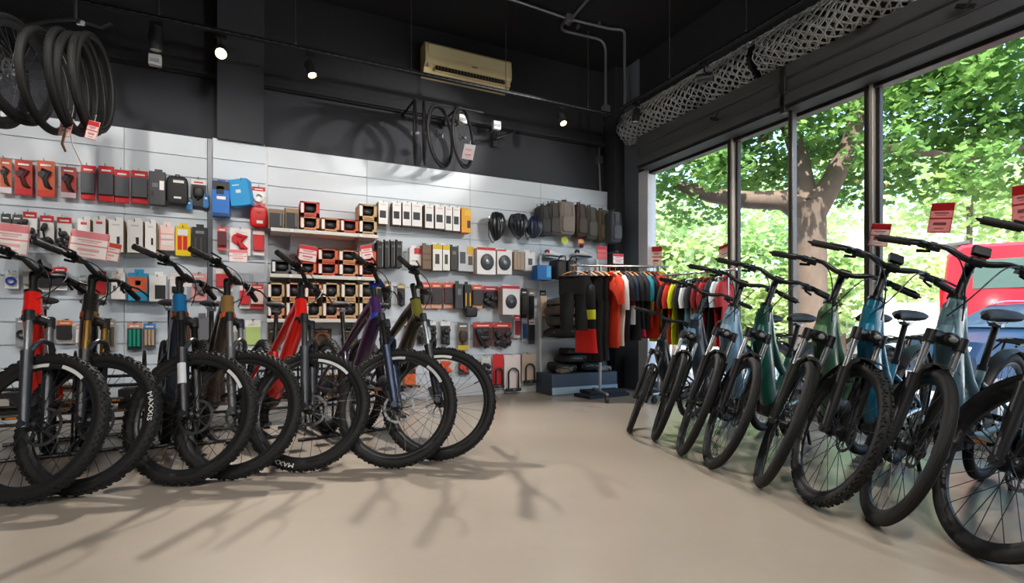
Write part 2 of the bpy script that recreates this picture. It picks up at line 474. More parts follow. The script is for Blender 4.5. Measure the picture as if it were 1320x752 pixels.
light_track([(XT, 5.0, ZT), (XT, Y0 + .4, ZT)], [5.0 - on_X(p, 50, XT).y for p in (863, 962, 1150)] + [6.2, 7.6], 'black light track hung along the window side', True)
x = tx(285); spotlight((x, YT, ZT - .017), (x + .12, 2.2, .9), WALL_SPOT_W, 'lit spotlight in front of the dark pilaster, facing the camera', r=.05)
x = tx(400); spotlight((x, YT, ZT - .017), (x + .55, 4.2, .9), WALL_SPOT_W, 'lit spotlight tilted to the right, between pilaster and air conditioner')
x = tx(724); spotlight((x, YT, ZT - .017), (x + .1, 3.6, .6), WALL_SPOT_W * .7, 'small lit spotlight near the corner end of the wall track')
x = tx(201); spotlight((x, YT, ZT - .017), (x - .02, YT + .05, 0), 0, 'unlit grey cylinder spotlight hanging straight down left of the pilaster', lit=False, r=.045, L=.2)
yy = on_X(820, 130, XT).y; spotlight((XT, min(yy, 4.95), ZT - .017), (XT - .3, 4.9, 0), 0, 'dark unlit spotlight at the corner end of the window track', lit=False)
yy = on_X(908, 80, XT).y; spotlight((XT, yy, ZT - .017), on_Y(545, 180, WY), 330, 'dark spotlight tilted sideways on the window track, aimed at the spare wheels', size=34)
spotlight((XT, 2.1, ZT - .017), (4.1, 4.7, 1.0), 120, 'unseen added spotlight on the window track, brightening the clothes racks', size=48, group='unseen spotlights added on the window track')  # unseen spot, added to brighten the clothes
for y in (1.6, .3): spotlight((XT, y, ZT - .017), on_Y(640 - 260 * (y < 1), 300, WY), 200, 'unseen added spotlight on the window track, lighting the slat wall', size=50, group='unseen spotlights added on the window track')  # unseen spots, added to throw side light on the wall
# second track over the open floor, unseen and added to light the wall and the bikes
YR = 3.5
light_track([(-3.6, YR, ZT), (1.5, YR, ZT)], [.4, 2.4, 4.6], 'unseen black light track added over the middle of the shop', True)
for i, x in enumerate((-3.3, -2.6, -1.9, -1.2, -.5, .1, .55, .95)):
    spotlight((x, YR, ZT - .017), (x - .1 + .5 * (i > 5) + .5 * (i > 6), WY, 1.7 + .2 * (i % 2)), ROOM_SPOT_W, 'unseen black spotlight added on the middle track to light the slat wall', size=72, group='unseen spotlights added on the middle track')
light_track([(-3.4, -.4, ZT), (3.2, -.4, ZT)], [.4, 2.4, 4.4, 6.2], 'unseen black light track added behind the camera', True)  # unseen rear track, added with its spots to light the floor
for i, x in enumerate((-2.6, -1.4, .2, 1.2, 2.4)):
    spotlight((x, -.4, ZT - .017), (x * .9, 1.9, 0), FLOOR_SPOT_W, 'unseen black spotlight added on the rear track to light the floor', size=84, group='unseen spotlights added on the rear track')

for a_, b_, lab in (((.8, YR), (4.35, 5.0, 3.3), 'unseen black spotlight added to light the far mesh roll'), ((2.9, -.4), (4.35, 3.3, 3.3), 'unseen black spotlight added to light the near mesh roll'), ((.8, -.4), (4.35, 2.2, 2.4), 'unseen black spotlight added to light the window side')):
    spotlight((a_[0], a_[1], ZT - .017), b_, 105, lab, size=58, group='unseen spotlights added for the window side')  # unseen spots, added to brighten the mesh rolls and housings

# ---------------------------------------------------------------- ceiling conduit
CON = M('#a2a5a8', .35, .8)
def conduit(pts, label, boxes=(), clips=()):
    root = empty('ceiling_conduit', pts[0]); tag(root, label, 'conduit', 'metal cable conduits'); o = Vector(pts[0])
    pp = [Vector(p) - o for p in pts]; sm = [pp[0]]
    for i in range(1, len(pp) - 1):
        a, b, c = pp[i - 1], pp[i], pp[i + 1]; r = min(.14, (a - b).length * .45, (c - b).length * .45)
        p0 = b + (a - b).normalized() * r; p1 = b + (c - b).normalized() * r
        for k in range(7):
            t = k / 6; sm.append(p0 * (1 - t) ** 2 + b * 2 * t * (1 - t) + p1 * t * t)
    sm.append(pp[-1])
    m = MB(); m.tube(sm, .0155, 10); m.build('tube', CON, root)
    for p in boxes:
        b = MB(); b.box(Vector(p) - o, (.085, .085, .1)); b.cyl(Vector(p) - o + Vector((0, 0, -.07)), Vector(p) - o + Vector((0, 0, .07)), .024, n=10); b.build('junction_box', M('#7f8285', .4, .6), root)
    for p in clips:
        b = MB(); b.box(Vector(p) - o + Vector((0, 0, .02)), (.03, .05, .05)); b.build('clip', STEEL, root)
    return root
zc = ZC - .035
def ceil(px, py): 
    r = ray(px, py); return CAMP + r * ((zc - CAM_H) / r.z)
J = ceil(733, 24)
TE = Vector((XT, YT, ZT))
conduit([ceil(560, -30), ceil(662, 0), J + Vector((-.05, 0, 0))], 'metal conduit running over the ceiling from the left to the round joint', boxes=[J])
conduit([J + Vector((-.03, .02, 0)), ceil(727, 33) + Vector((0, .1, 0)), Vector((XT - .06, YT + .04, zc)), Vector((XT - .06, YT + .04, ZT + .05))], 'metal conduit bent down to the end of the wall track', boxes=[(XT - .06, YT + .04, ZT + .06)], clips=[ceil(745, 36)])
conduit([J + Vector((.05, 0, 0)), ceil(790, 38), Vector((XT, 4.93, zc)), Vector((XT, 4.93, ZT + .02))], 'metal conduit bent down to the start of the window track', boxes=[], clips=[ceil(772, 33)])
conduit([J + Vector((.03, -.04, 0)), ceil(752, 6), ceil(770, -14)], 'short metal conduit leaving the joint towards the camera')
pa = on_Y(778, 160, WB - .05)
pb = on_Y(780, 250, WB - .05)
conduit([Vector((pa.x + .03, WB - .03, pa.z + .02)), Vector((pa.x - .06, WB - .03, pa.z)), Vector((pa.x - .06, WB - .03, pa.z - .55)), Vector((pa.x - .04, WB - .03, pb.z))], 'thin metal conduit running down the dark wall in the corner', boxes=[(pa.x - .06, WB - .03, pa.z - .5)])

# ---------------------------------------------------------------- air conditioner
a0 = on_Y(546, 90, 5.83); a1 = on_Y(656, 100, 5.83); zt = on_Y(600, 68, 5.83).z; zb = on_Y(600, 106, 5.83).z
wA, hA = a1.x - a0.x, zt - zb
BEI = M('#efdca8', .45, var=.05, scale=3)
ac = empty('air_conditioner', ((a0.x + a1.x) / 2, WB - .06, (zt + zb) / 2)); tag(ac, 'yellowed beige split air conditioner high on the dark wall', 'air conditioner')
prof = [(0, hA / 2), (-.17, hA / 2), (-.2, hA / 2 - .03), (-.215, .0), (-.21, -hA * .16), (-.205, -hA * .2), (-.15, -hA * .3), (-.14, -hA * .42), (-.1, -hA / 2), (0, -hA / 2)]
b = MB(); b.loft([[Vector((x, y, z)) for y, z in prof] for x in (-wA / 2, -wA / 2 + .01, wA / 2 - .01, wA / 2)], 0, True); b.build('casing', BEI, ac, ang=20)
b = MB(); b.box((0, -.21, hA * .12), (wA * .94, .012, hA * .5), rot=Matrix.Rotation(.06, 3, 'X')); b.build('front_panel', M('#f2e2b4', .4, var=.04, scale=3), ac)
b = MB(); b.box((.02, -.178, -hA * .265), (wA * .8, .03, hA * .22), rot=Matrix.Rotation(-.6, 3, 'X')); b.build('air_slot', M('#241f18', .7), ac)
b = MB()
for i in range(22): b.box((.02 - wA * .38 + i * wA * .76 / 21, -.19, -hA * .265), (.005, .016, hA * .2), rot=Matrix.Rotation(-.6, 3, 'X'))
b.build('vane', M('#a58f5c', .5), ac)
b = MB(); b.box((.02, -.168, -hA * .385), (wA * .82, .06, .012), rot=Matrix.Rotation(.35, 3, 'X')); b.build('louvre', BEI, ac)
b = MB(); b.box((-wA * .45, -.19, -hA * .26), (wA * .035, .03, hA * .14)); b.box((wA * .465, -.17, -hA * .33), (wA * .05, .05, hA * .2)); b.build('side_cap', M('#e6d6a8', .4), ac)
b = MB(); b.box((wA * .05, -.219, -hA * .06), (.07, .004, .014)); b.build('badge', STEEL, ac)
b = MB(); b.box((wA * .2, -.2, hA * .3), (.012, .03, .012)); b.build('clip', DKM, ac)

# small white emergency boxes hung on the dark wall
for px, py, Yp, lab in ((200, 78, 5.75, 'small white box on the dark wall below the grey cylinder spotlight'), (640, 162, 5.75, 'small white box on a black bracket right of the hanging wheels'), (596, 154, 5.75, 'small white box behind the hanging wheels')):
    p = on_Y(px, py, Yp); e = empty('wall_sensor', p); tag(e, lab, 'sensor')
    b = MB(); b.box((0, 0, 0), (.1, .06, .1)); b.build('housing', WHITE, e)
    b = MB(); b.box((0, -.033, -.01), (.07, .01, .03)); b.build('lens', M('#c4c8cf', .2), e)
    b = MB(); b.tube([(0, .03, 0), (0, WB - .06 - Yp + .01, 0)], .012, 8); b.tube([(0, .03, 0), (0, .03, .12)], .006, 6); b.build('bracket', BLACK, e)
p = on_Y(655, 168, 5.6)
e = empty('wall_bracket', (p.x, WB - .06, p.z)); tag(e, 'black bracket arm on the dark wall right of the hanging wheels', 'bracket')
b = MB(); b.box((0, -.005, 0), (.08, .02, .18)); b.build('plate', BLACK, e)
b = MB(); b.tube([(0, 0, .0), (-.08, -.2, -.02), (-.1, -.24, -.07)], .016, 8); b.tube([(-.1, -.24, -.07), (.16, -.2, .06)], .014, 8); b.build('arm', BLACK, e)

# ================================================================ wheels
def wheel_tyre(R, w, knobs=True, seed=1):
    """tyre lying in the x-z plane about the origin"""
    mb = MB(); rt = w / 2; Rm = R - rt
    prof = []
    for q in range(14):
        a = R_(-150) + R_(300) * q / 13
        prof.append((Rm + rt * math.cos(a), rt * .98 * math.sin(a)))
    mb.lathe(prof, 64, closed=True)
    if knobs:
        nk = 64
        for i in range(nk):
            t = 2 * PI * i / nk
            rot = Matrix.Rotation(-t, 3, 'Y')
            for (aa, dd, sh) in ((0, (.013, .012, .006), 0), (.62, (.016, .013, .007), .5), (-.62, (.016, .013, .007), .5), (1.05, (.013, .006, .012), 0), (-1.05, (.013, .006, .012), 0)):
                t2 = t + sh * 2 * PI / nk; rot = Matrix.Rotation(-t2, 3, 'Y')
                rr = Rm + rt * math.cos(aa) + .0015; y = rt * math.sin(aa)
                off = .011 * (1 if i % 2 else -1) if aa == 0 else 0
                c = Vector((math.cos(t2) * rr, y + off, math.sin(t2) * rr))
                mb.box(c, (dd[2] if abs(aa) < 1 else .007, dd[1], dd[0]), rot=rot, b=.0012)
    else:
        for aa in (-.5, -.25, 0, .25, .5):
            mb.lathe([(Rm + rt * math.cos(aa - .05), rt * math.sin(aa - .05)), (Rm + rt * math.cos(aa) + .0018, rt * math.sin(aa)), (Rm + rt * math.cos(aa + .05), rt * math.sin(aa + .05))], 64)
    return mb
def wheel_rim(Rr, w=.03, h=.024):
    mb = MB(); mb.lathe([(Rr, -w / 2), (Rr, w / 2), (Rr - h * .5, w / 2 * .95), (Rr - h, w * .22), (Rr - h, -w * .22), (Rr - h * .5, -w / 2 * .95)], 64, closed=True)
    t = R_(40); mb.cyl((math.cos(t) * (Rr - h), 0, math.sin(t) * (Rr - h)), (math.cos(t) * (Rr - h - .035), 0, math.sin(t) * (Rr - h - .035)), .003, n=6)
    return mb
def wheel_spokes(Rr, hub_r=.028, n=28, r=.0014, yoff=.028):
    mb = MB()
    for i in range(n):
        t = 2 * PI * i / n; sd = 1 if i % 2 else -1; cr = (1 if (i // 2) % 2 else -1) * R_(62)
        a = Vector((math.cos(t + cr) * hub_r, sd * yoff, math.sin(t + cr) * hub_r)); b = Vector((math.cos(t) * (Rr - .02), 0, math.sin(t) * (Rr - .02)))
        mb.cyl(a, b, r, n=4)
    return mb
def wheel_hub(w=.1, r=.017, fr=.031, motor=0):
    mb = MB()
    if motor: mb.lathe([(.008, -w / 2), (.02, -w / 2), (motor * .75, -w * .34), (motor, -w * .28), (motor, w * .28), (motor * .75, w * .34), (.02, w / 2), (.008, w / 2)], 32)
    else: mb.lathe([(.007, -w / 2), (.013, -w / 2), (.014, -w * .38), (fr, -w * .32), (fr, -w * .26), (r, -w * .2), (r, w * .2), (fr, w * .26), (fr, w * .32), (.014, w * .38), (.013, w / 2), (.007, w / 2)], 24)
    return mb
def brake_disc(r=.098, y=.046):
    mb = MB(); mb.lathe([(r, y - .001), (r, y + .001), (r - .016, y + .001), (r - .016, y - .001)], 48, closed=True)
    for i in range(8):
        t = 2 * PI * i / 8
        mb.tube([(math.cos(t) * .024, y, math.sin(t) * .024), (math.cos(t + .35) * (r - .013), y, math.sin(t + .35) * (r - .013))], .0042, 5)
    mb.lathe([(.027, y - .003), (.027, y + .003), (.012, y + .003), (.012, y - .003)], 24, closed=True)
    for i in range(24):
        t = 2 * PI * i / 24; mb.cyl((math.cos(t) * (r - .008), y - .0018, math.sin(t) * (r - .008)), (math.cos(t) * (r - .008), y + .0018, math.sin(t) * (r - .008)), .003, n=6)
    return mb
def cassette(n=10, r0=.022, r1=.088, y0=-.022, pitch=.0042):
    mb = MB()
    for i in range(n):
        r = r0 + (r1 - r0) * (1 - i / (n - 1)); y = y0 - i * pitch; k = max(12, int(r * 2 * PI / .0125))
        pr = []
        for q in range(k * 2):
            t = PI * q / k; pr.append((r * (1 if q % 2 else .94) * math.cos(t), r * (1 if q % 2 else .94) * math.sin(t)))
        mb.prism(pr, y - .001, y + .001, lambda a, b, t: (a, t, b))
    mb.cyl((0, y0, 0), (0, y0 - n * pitch - .004, 0), .02, n=16)
    return mb
def tyre_text(s, R, y, size, ang, out=True, stretch=1.0):
    """raised lettering wrapped on the tyre side at angle ang (from +x towards +z), seen from side sign(y)"""
    vs, fs = text_polys(s, size); sg = 1 if y > 0 else -1; mb = MB(); pv = []
    for lay in (0, 1):
        for p in vs:
            rr = R + (p.y if out else -p.y)
            t = ang + (p.x * stretch / R) * sg * (1 if out else -1)
            pv.append(Vector((math.cos(t) * rr, y + sg * (.0005 + .001 * lay), math.sin(t) * rr)))
    n = len(vs)
    mb.add(pv, [f for f in fs] + [[i + n for i in f] for f in fs])
    return mb

# hanging tyres, upper left, on a ceiling hook
def hang_frame(c, axis_ang, roll=0.0, tilt=0.0):
    return Matrix.Translation(c) @ Matrix.Rotation(axis_ang, 4, 'Z') @ Matrix.Rotation(tilt, 4, 'X') @ Matrix.Rotation(roll, 4, 'Y')
hp = at_d(98, 36, 3.75)
hk = empty('ceiling_hook', (hp.x, hp.y, ZC)); tag(hk, 'black ceiling rod with a hook holding the bunch of tyres', 'hook')
b = MB(); b.cyl((0, 0, 0), (0, 0, hp.z - ZC + .06), .013, n=8); b.box((0, 0, -.01), (.1, .1, .02)); b.build('rod', BLACK, hk)
b = MB(); rd = Vector((CS, -SN, 0)); b.tube([rd * -.42 + Vector((0, 0, hp.z - ZC + .0)), rd * -.2 + Vector((0, 0, hp.z - ZC + .05)), (0, 0, hp.z - ZC + .06), rd * .18 + Vector((0, 0, hp.z - ZC - .0)), rd * .26 + Vector((0, 0, hp.z - ZC + .03))], .011, 8); b.build('hook_bar', BLACK, hk)
b = MB(); b.cyl((.02, -.02, hp.z - ZC + .03), (.05, -.05, hp.z - ZC + .02), .018, n=10); b.build('end_cap', CHROME, hk)
ty_me = None
TY = [(62, 106, 3.62, 104, 'leftmost grey-lined tyre of the bunch hanging at upper left', .125), (89, 106, 3.66, 110, 'second tyre from the left in the hanging bunch', .13),
      (100, 110, 3.7, 109, 'third tyre of the hanging bunch, with a red tag at its foot', .127), (114, 110, 3.78, 112, 'fourth tyre of the hanging bunch, partly inside the others', .12), (122, 108, 3.84, 108, 'rightmost tyre of the hanging bunch, nearest the pilaster', .12)]
for px, py, d, off, lab, hh in TY:
    c = at_d(px, py, d)
    e = empty('spare_tyre', c); tag(e, lab, 'tyre', 'tyres hanging at upper left')
    mt = Matrix.Rotation(-YAW + R_(off), 4, 'Z') @ Matrix.Rotation(random.uniform(-.06, .06), 4, 'X')
    mb = wheel_tyre(.345, .052, False); mb.map(lambda p: Vector((p.x * .93, p.y, p.z * 1.02))); mb.xf(mt); mb.build('tread', RUB, e)
    b = MB(); b.lathe([(.298, -.014), (.3, -.018), (.306, -.02), (.306, .02), (.3, .018), (.298, .014)], 48, closed=True); b.map(lambda p: Vector((p.x * .93, p.y, p.z * 1.02))); b.xf(mt); b.build('bead', M('#7d7f82', .6) if 'leftmost' in lab else M('#303133', .6), e)
for px, py, d, off, lab in ((24, 92, 3.55, 100, 'shiny dark wheel hanging left of the tyre bunch'), (-8, 95, 3.5, 104, 'dark wheel hanging at the left edge of the picture')):
    c = at_d(px, py, d); e = empty('spare_wheel', c); tag(e, lab, 'wheel', 'wheels hanging at upper left')
    mt = Matrix.Rotation(-YAW + R_(off), 4, 'Z')
    for nm, mb, mm in (('tyre', wheel_tyre(.35, .045, False), RUB), ('rim', wheel_rim(.31, .028, .04), M('#2a2b2d', .3)), ('spokes', wheel_spokes(.3), STEEL), ('hub', wheel_hub(), CHROME), ('brake_disc', brake_disc(.08), STEEL)):
        mb.xf(mt); mb.build(nm, mm, e)
def PAPER(h, tl=.12):
    k = 'paper%s%s' % (h, tl)
    if k in _mats: return _mats[k]
    m = M(h, .6, var=.03, scale=5.01); n = m.node_tree; b = n.nodes['Principled BSDF']; o = n.nodes['Material Output']
    t = n.nodes.new('ShaderNodeBsdfTranslucent'); t.inputs['Color'].default_value = hexc(h) + (1,)
    x = n.nodes.new('ShaderNodeMixShader'); x.inputs[0].default_value = tl
    n.links.new(b.outputs[0], x.inputs[1]); n.links.new(t.outputs[0], x.inputs[2]); n.links.new(x.outputs[0], o.inputs['Surface'])
    _mats[k] = m; return m
def tag_card(p, w, h, yaw, roll, label, group, red='#d8333a', body='#f4e9e6', split=True, name='price_tag', string=None, tilt=0.0, tl=.12, line='#d1767a'):
    """hang tag: card, red header, printed lines, string"""
    e = empty(name, p, (tilt, roll, yaw)); tag(e, label, 'price tag', group)
    m = MB(); m.box((0, 0, 0), (w, .003, h), b=.0008); m.build('card', PAPER(body, tl), e, smooth=False)
    bands = [((0, -.0022, h * .36), (w * .98, .0015, h * .25))]
    if split: bands += [((0, -.0022, -h * .02), (w * .98, .0015, h * .05)), ((0, -.0022, -h * .48), (w * .98, .0015, h * .03)), ((-w * .48, -.0022, -.05 * h), (w * .03, .0015, h * .8)), ((w * .48, -.0022, -.05 * h), (w * .03, .0015, h * .8))]
    for c_, d_ in bands: m = MB(); m.box(c_, d_, b=.0004); m.build('red_band', PAPER(red, tl), e, smooth=False)
    for k, (zz, ww, hh) in enumerate(((.16, .6, .05), (.09, .42, .03), (-.2, .55, .1), (-.36, .4, .03))): m = MB(); m.box((0, -.0024, h * zz), (w * ww, .0012, h * hh), b=.0003); m.build('printed_line', M(line, .6), e, smooth=False)
    if string:
        m = MB(); m.tube([(0, 0, h / 2), (string[0] * .5, .01, h / 2 + string[2] * .5), string], .0012, 5); m.build('string', M('#d9d6d0', .7), e)
    return e
for px, py, d, lab in ((85, 164, 3.6, 'red paper tag hanging from the foot of the left tyres'), (119, 168, 3.68, 'red and white paper tag under the right tyres')):
    e = tag_card(at_d(px, py, d), .085, .13, -YAW, .25, lab, 'paper tags under the tyres', string=(-.01, .0, .1))
e = empty('tyre_strap', at_d(83, 186, 3.6)); tag(e, 'brown and white strap ends dangling under the red tyre tag', 'strap')
m = MB(); m.tube([(0.01, 0, .13), (-.012, .0, .0), (.006, .004, -.05)], [.012, .014, .01], 6, flat=.4); m.build('band', M('#6b4a2a', .6), e)
m = MB(); m.tube([(.02, 0, .13), (.045, .01, 0), (.09, .02, -.12)], .007, 6, flat=.3); m.build('ribbon', M('#e3e1e2', .6), e)

# wheels on the wall arm
arm_z = on_Y(560, 136, 5.45).z
xa = on_Y(520, 132, 5.45).x; xb2 = on_Y(612, 150, 5.45).x
e = empty('wheel_rack', ((xa + xb2) / 2, WB - .06, arm_z)); tag(e, 'black wall rail with arms carrying the spare wheels', 'wheel rack')
m = MB()
m.tube([(-(xb2 - xa) / 2 - .02, -.52, .02), ((xb2 - xa) / 2 + .1, -.52, .02)], .012, 8); m.build('rail', BLACK, e)
for xx in (-.28, .2):
    m = MB(); m.tube([(xx, 0, .05), (xx, -.54, .02)], .013, 8); m.box((xx, -.003, .05), (.05, .012, .12)); m.build('arm', BLACK, e)
WH = [(535, 172, 5.42, 104, 'leftmost spare wheel on the wall rail, seen edge on'), (547, 172, 5.44, 103, 'second spare wheel on the wall rail, seen edge on'), (568, 176, 5.47, 78, 'third spare wheel on the wall rail, turned a little to us'), (597, 178, 5.5, 80, 'rightmost spare wheel on the wall rail, with a white tag')]
for px, py, Yp, off, lab in WH:
    c = on_Y(px, py, Yp); e = empty('spare_wheel', c); tag(e, lab, 'wheel', 'spare wheels on the wall rail')
    mt = Matrix.Rotation(-YAW + R_(off) - R_(5), 4, 'Z')
    Rw = .335
    for nm, mb, mm in (('tyre', wheel_tyre(Rw, .03, False), M('#09090a', .6)), ('rim', wheel_rim(Rw - .022, .024, .03), M('#0d0d0e', .3)), ('spokes', wheel_spokes(Rw - .04, n=20, r=.0009), DKM), ('hub', wheel_hub(), STEEL)):
        mb.xf(mt); mb.build(nm, mm, e)
c = on_Y(604, 196, 5.47)
tag_card(c, .13, .17, -.6, .2, 'pale tag hanging in the rightmost spare wheel', 'wheel tags', red='#c9ccd2', body='#c9c4c6', split=False, string=(0, .0, .1))
# ================================================================ bicycles
# local frame of a bike: x forward, y to its left, z up, origin under the front axle
_cache = {}
SIDE = (0, 1, 0)
def geo(kind):
    g = {}
    if kind == 'mtb':
        g.update(R=.374, w=.062, L=1.22, ang=66, off=.044, crown=.585, ht0=.61, ht1=.755, stem=.845, BB=(-.77, .35), ST=(-.885, .75), SAD=(-.955, 1.02), bar=.76, rise=.04, sweep=.05, fw=.062)
    else:
        g.update(R=.362, w=.05, L=1.15, ang=68, off=.046, crown=.505, ht0=.53, ht1=.715, stem=.865, BB=(-.66, .31), ST=(-.79, .66), SAD=(-.85, .93), bar=.74, rise=.03, sweep=.08, fw=.058)
    a = R_(g['ang']); g['a'] = Vector((-math.cos(a), 0, math.sin(a))); g['n'] = Vector((math.sin(a), 0, math.cos(a)))
    g['AX'] = Vector((0, 0, g['R'])); g['P0'] = g['AX'] - g['n'] * g['off']; g['RA'] = Vector((-g['L'], 0, g['R']))
    g['S'] = lambda s: g['P0'] + g['a'] * s
    return g
def P3(t, y=0.0): return Vector((t[0], y, t[1]))

def frame_mtb(g):
    S = g['S']; m = MB(); bb = P3(g['BB']); st = P3(g['ST']); ra = g['RA']
    m.tube([S(g['ht0']), S((g['ht0'] + g['ht1']) / 2), S(g['ht1'])], [.042, .037, .037], 14, 1)
    h0 = S(g['ht0'] + .035); k = bb + Vector((.07, 0, .02))
    m.tube([h0 + Vector((.02, 0, .0)), h0 + (k - h0) * .18, h0 + (k - h0) * .55, k + Vector((.03, 0, .04)), k], [.05, .066, .07, .074, .06], 14, 0, side=SIDE, flat=[.8, .68, .62, .64, .8])
    t0 = S(g['ht1'] - .03); t1 = st + (bb - st) * .16
    m.tube([t0, t0 + (t1 - t0) * .3 + Vector((0, 0, .012)), t0 + (t1 - t0) * .7 + Vector((0, 0, .004)), t1], [.046, .036, .027, .024], 12, 0, side=SIDE, flat=[.85, 1.0, 1.1, .9])
    m.tube([bb + Vector((-.01, 0, .05)), st], [.024, .019], 12, 0)
    gp = t0 + (t1 - t0) * .24; m.tube([h0 + (k - h0) * .16, gp], .018, 8, 0)
    for s in (-1, 1):
        m.tube([bb + Vector((-.03, s * .035, .01)), bb + Vector((-.16, s * .05, .012)), ra + Vector((.12, s * .068, -.01)), ra + Vector((0, s * .07, 0))], [.022, .019, .015, .016], 10, 0)
        m.tube([st + (bb - st) * .2 + Vector((0, s * .015, 0)), st + (bb - st) * .2 + Vector((-.1, s * .055, -.08)), ra + Vector((.03, s * .068, .05)), ra + Vector((0, s * .07, 0))], [.015, .013, .012, .013], 10, 0)
    return m
def frame_city(g):
    S = g['S']; m = MB(); bb = P3(g['BB']); st = P3(g['ST']); ra = g['RA']
    m.tube([S(g['ht0']), S((g['ht0'] + g['ht1']) / 2), S(g['ht1'])], [.036, .033, .032], 14, 1)
    h0 = S(g['ht0'] + .07); k = bb + Vector((.06, 0, .03))
    m.tube([S(g['ht1'] - .04), h0 + (k - h0) * .12, h0 + (k - h0) * .5, k + Vector((.03, 0, .05)), k], [.06, .1, .092, .084, .06], 14, 0, side=SIDE, flat=[.7, .46, .48, .52, .75])
    t0 = S(g['ht1'] - .03); t1 = st + (bb - st) * .34
    m.tube([t0, t0 + (t1 - t0) * .35 + Vector((0, 0, -.05)), t0 + (t1 - t0) * .75 + Vector((0, 0, -.035)), t1], [.046, .034, .028, .026], 12, 0, side=SIDE, flat=.95)
    m.tube([bb + Vector((-.01, 0, .05)), st], [.024, .019], 12, 0)
    for s in (-1, 1):
        m.tube([bb + Vector((-.03, s * .035, .01)), bb + Vector((-.16, s * .055, .014)), ra + Vector((.12, s * .066, -.004)), ra + Vector((0, s * .068, 0))], [.022, .018, .014, .016], 10, 0)
        m.tube([st + (bb - st) * .2 + Vector((0, s * .015, 0)), st + (bb - st) * .2 + Vector((-.1, s * .05, -.06)), ra + Vector((.03, s * .066, .05)), ra + Vector((0, s * .068, 0))], [.013, .012, .011, .012], 10, 0)
    return m
def front_parts(g, kind, spec):
    """parts that turn with the handlebar, straight ahead: name -> (MB, material, parent name)"""
    S, a, n, AX = g['S'], g['a'], g['n'], g['AX']; out = []
    fw = g['fw']; off = g['off']
    m = MB()
    for s in (-1, 1):
        y = Vector((0, s * fw, 0)); b = AX + y
        m.tube([b - a * .02, b + a * .05, b + a * .16, b + a * (.36 if kind == 'mtb' else .3), b + a * (.385 if kind == 'mtb' else .32)], [.018, .022, .025, .026, .029], 12)
        m.cyl(b - y.normalized() * .018, b + y.normalized() * .02, .018, n=14)
    z1 = .38 if kind == 'mtb' else .31
    arch = [AX + a * z1 + Vector((0, s * fw, 0)) + n * o + a * h for s, o, h in ((-1, 0, -.02), (-.85, .03, .035), (-.45, .04, .06), (0, .04, .065), (.45, .04, .06), (.85, .03, .035), (1, 0, -.02))]
    m.tube(arch, [.015, .014, .013, .013, .013, .014, .015], 8)
    out.append(('fork', m, spec['lowers'], None))
    m = MB()
    for s in (-1, 1):
        b = AX + Vector((0, s * fw, 0)); m.cyl(b + a * z1, b + a * (g['crown'] + .02), .0175 if kind == 'mtb' else .015, n=14)
    out.append(('stanchion', m, spec['stanchion'], 'fork'))
    m = MB(); c0 = S(g['crown'])
    m.tube([c0 + n * off + Vector((0, s * fw * 1.02, 0)) + n * o + a * h for s, o, h in ((-1, 0, 0), (-.7, -.01, .008), (-.3, -.03, .016), (0, -.036, .018), (.3, -.03, .016), (.7, -.01, .008), (1, 0, 0))], [.026, .025, .03, .032, .03, .025, .026], 12)
    for s in (-1, 1):
        b = AX + Vector((0, s * fw, 0)); m.cyl(b + a * (g['crown'] - .03), b + a * (g['crown'] + .028), .024, n=14)
    out.append(('fork_crown', m, spec['crown'], 'fork'))
    if spec.get('decal'):
        m = MB()
        for s in (-1, 1):
            b = AX + Vector((0, s * (fw + .004), 0)); m.cyl(b + a * .17, b + a * .29, .0245, n=14)
        out.append(('fork_decal', m, spec['decal'], 'fork'))
    R = g['R']; Rr = R - g['w'] + .008
    at = Matrix.Translation(AX)
    def W_(mb): mb.xf(at); return mb
    out.append(('front_wheel', W_(wheel_tyre(R, g['w'], spec['knobs'])), spec['tyre'], None))
    out.append(('rim', W_(wheel_rim(Rr, .034 if kind == 'mtb' else .028, .026)), spec['rim'], 'front_wheel'))
    out.append(('spokes', W_(wheel_spokes(Rr, r=.0016)), M('#4e5054', .35, .8), 'front_wheel'))
    out.append(('hub', W_(wheel_hub()), DKM, 'front_wheel'))
    out.append(('brake_disc', W_(brake_disc(.1 if kind == 'mtb' else .08)), M('#77797c', .35, .9), 'front_wheel'))
    if spec.get('text'):
        tx_, ang, outw = spec['text']
        for sg in (-1, 1):
            out.append(('tyre_lettering', W_(tyre_text(tx_, R - g['w'] * .5, sg * (g['w'] * .5 + .0005), .036, R_(ang), outw, 1.25)), M('#e8e8e6', .6), 'front_wheel'))
    if spec.get('rimtext'):
        for ang in spec['rimtext']:
            for sg in (-1, 1):
                m = MB(); m.lathe([(Rr - .002, sg * .0178), (Rr - .02, sg * .0172), (Rr - .02, sg * .0168), (Rr - .002, sg * .0172)], 8, closed=True, a0=R_(ang), a1=R_(ang + 26)); out.append(('rim_decal', W_(m), spec.get('rimcol', M('#d5d6d8', .5)), 'front_wheel'))
    m = MB(); cp = AX + Vector((-.07, .052, .07)); m.box(cp, (.05, .03, .07), rot=Matrix.Rotation(-.6, 3, 'Y')); m.cyl(cp, AX + Vector((-.005, .062, .12)), .01, n=8); out.append(('brake_caliper', m, DKM, 'fork'))
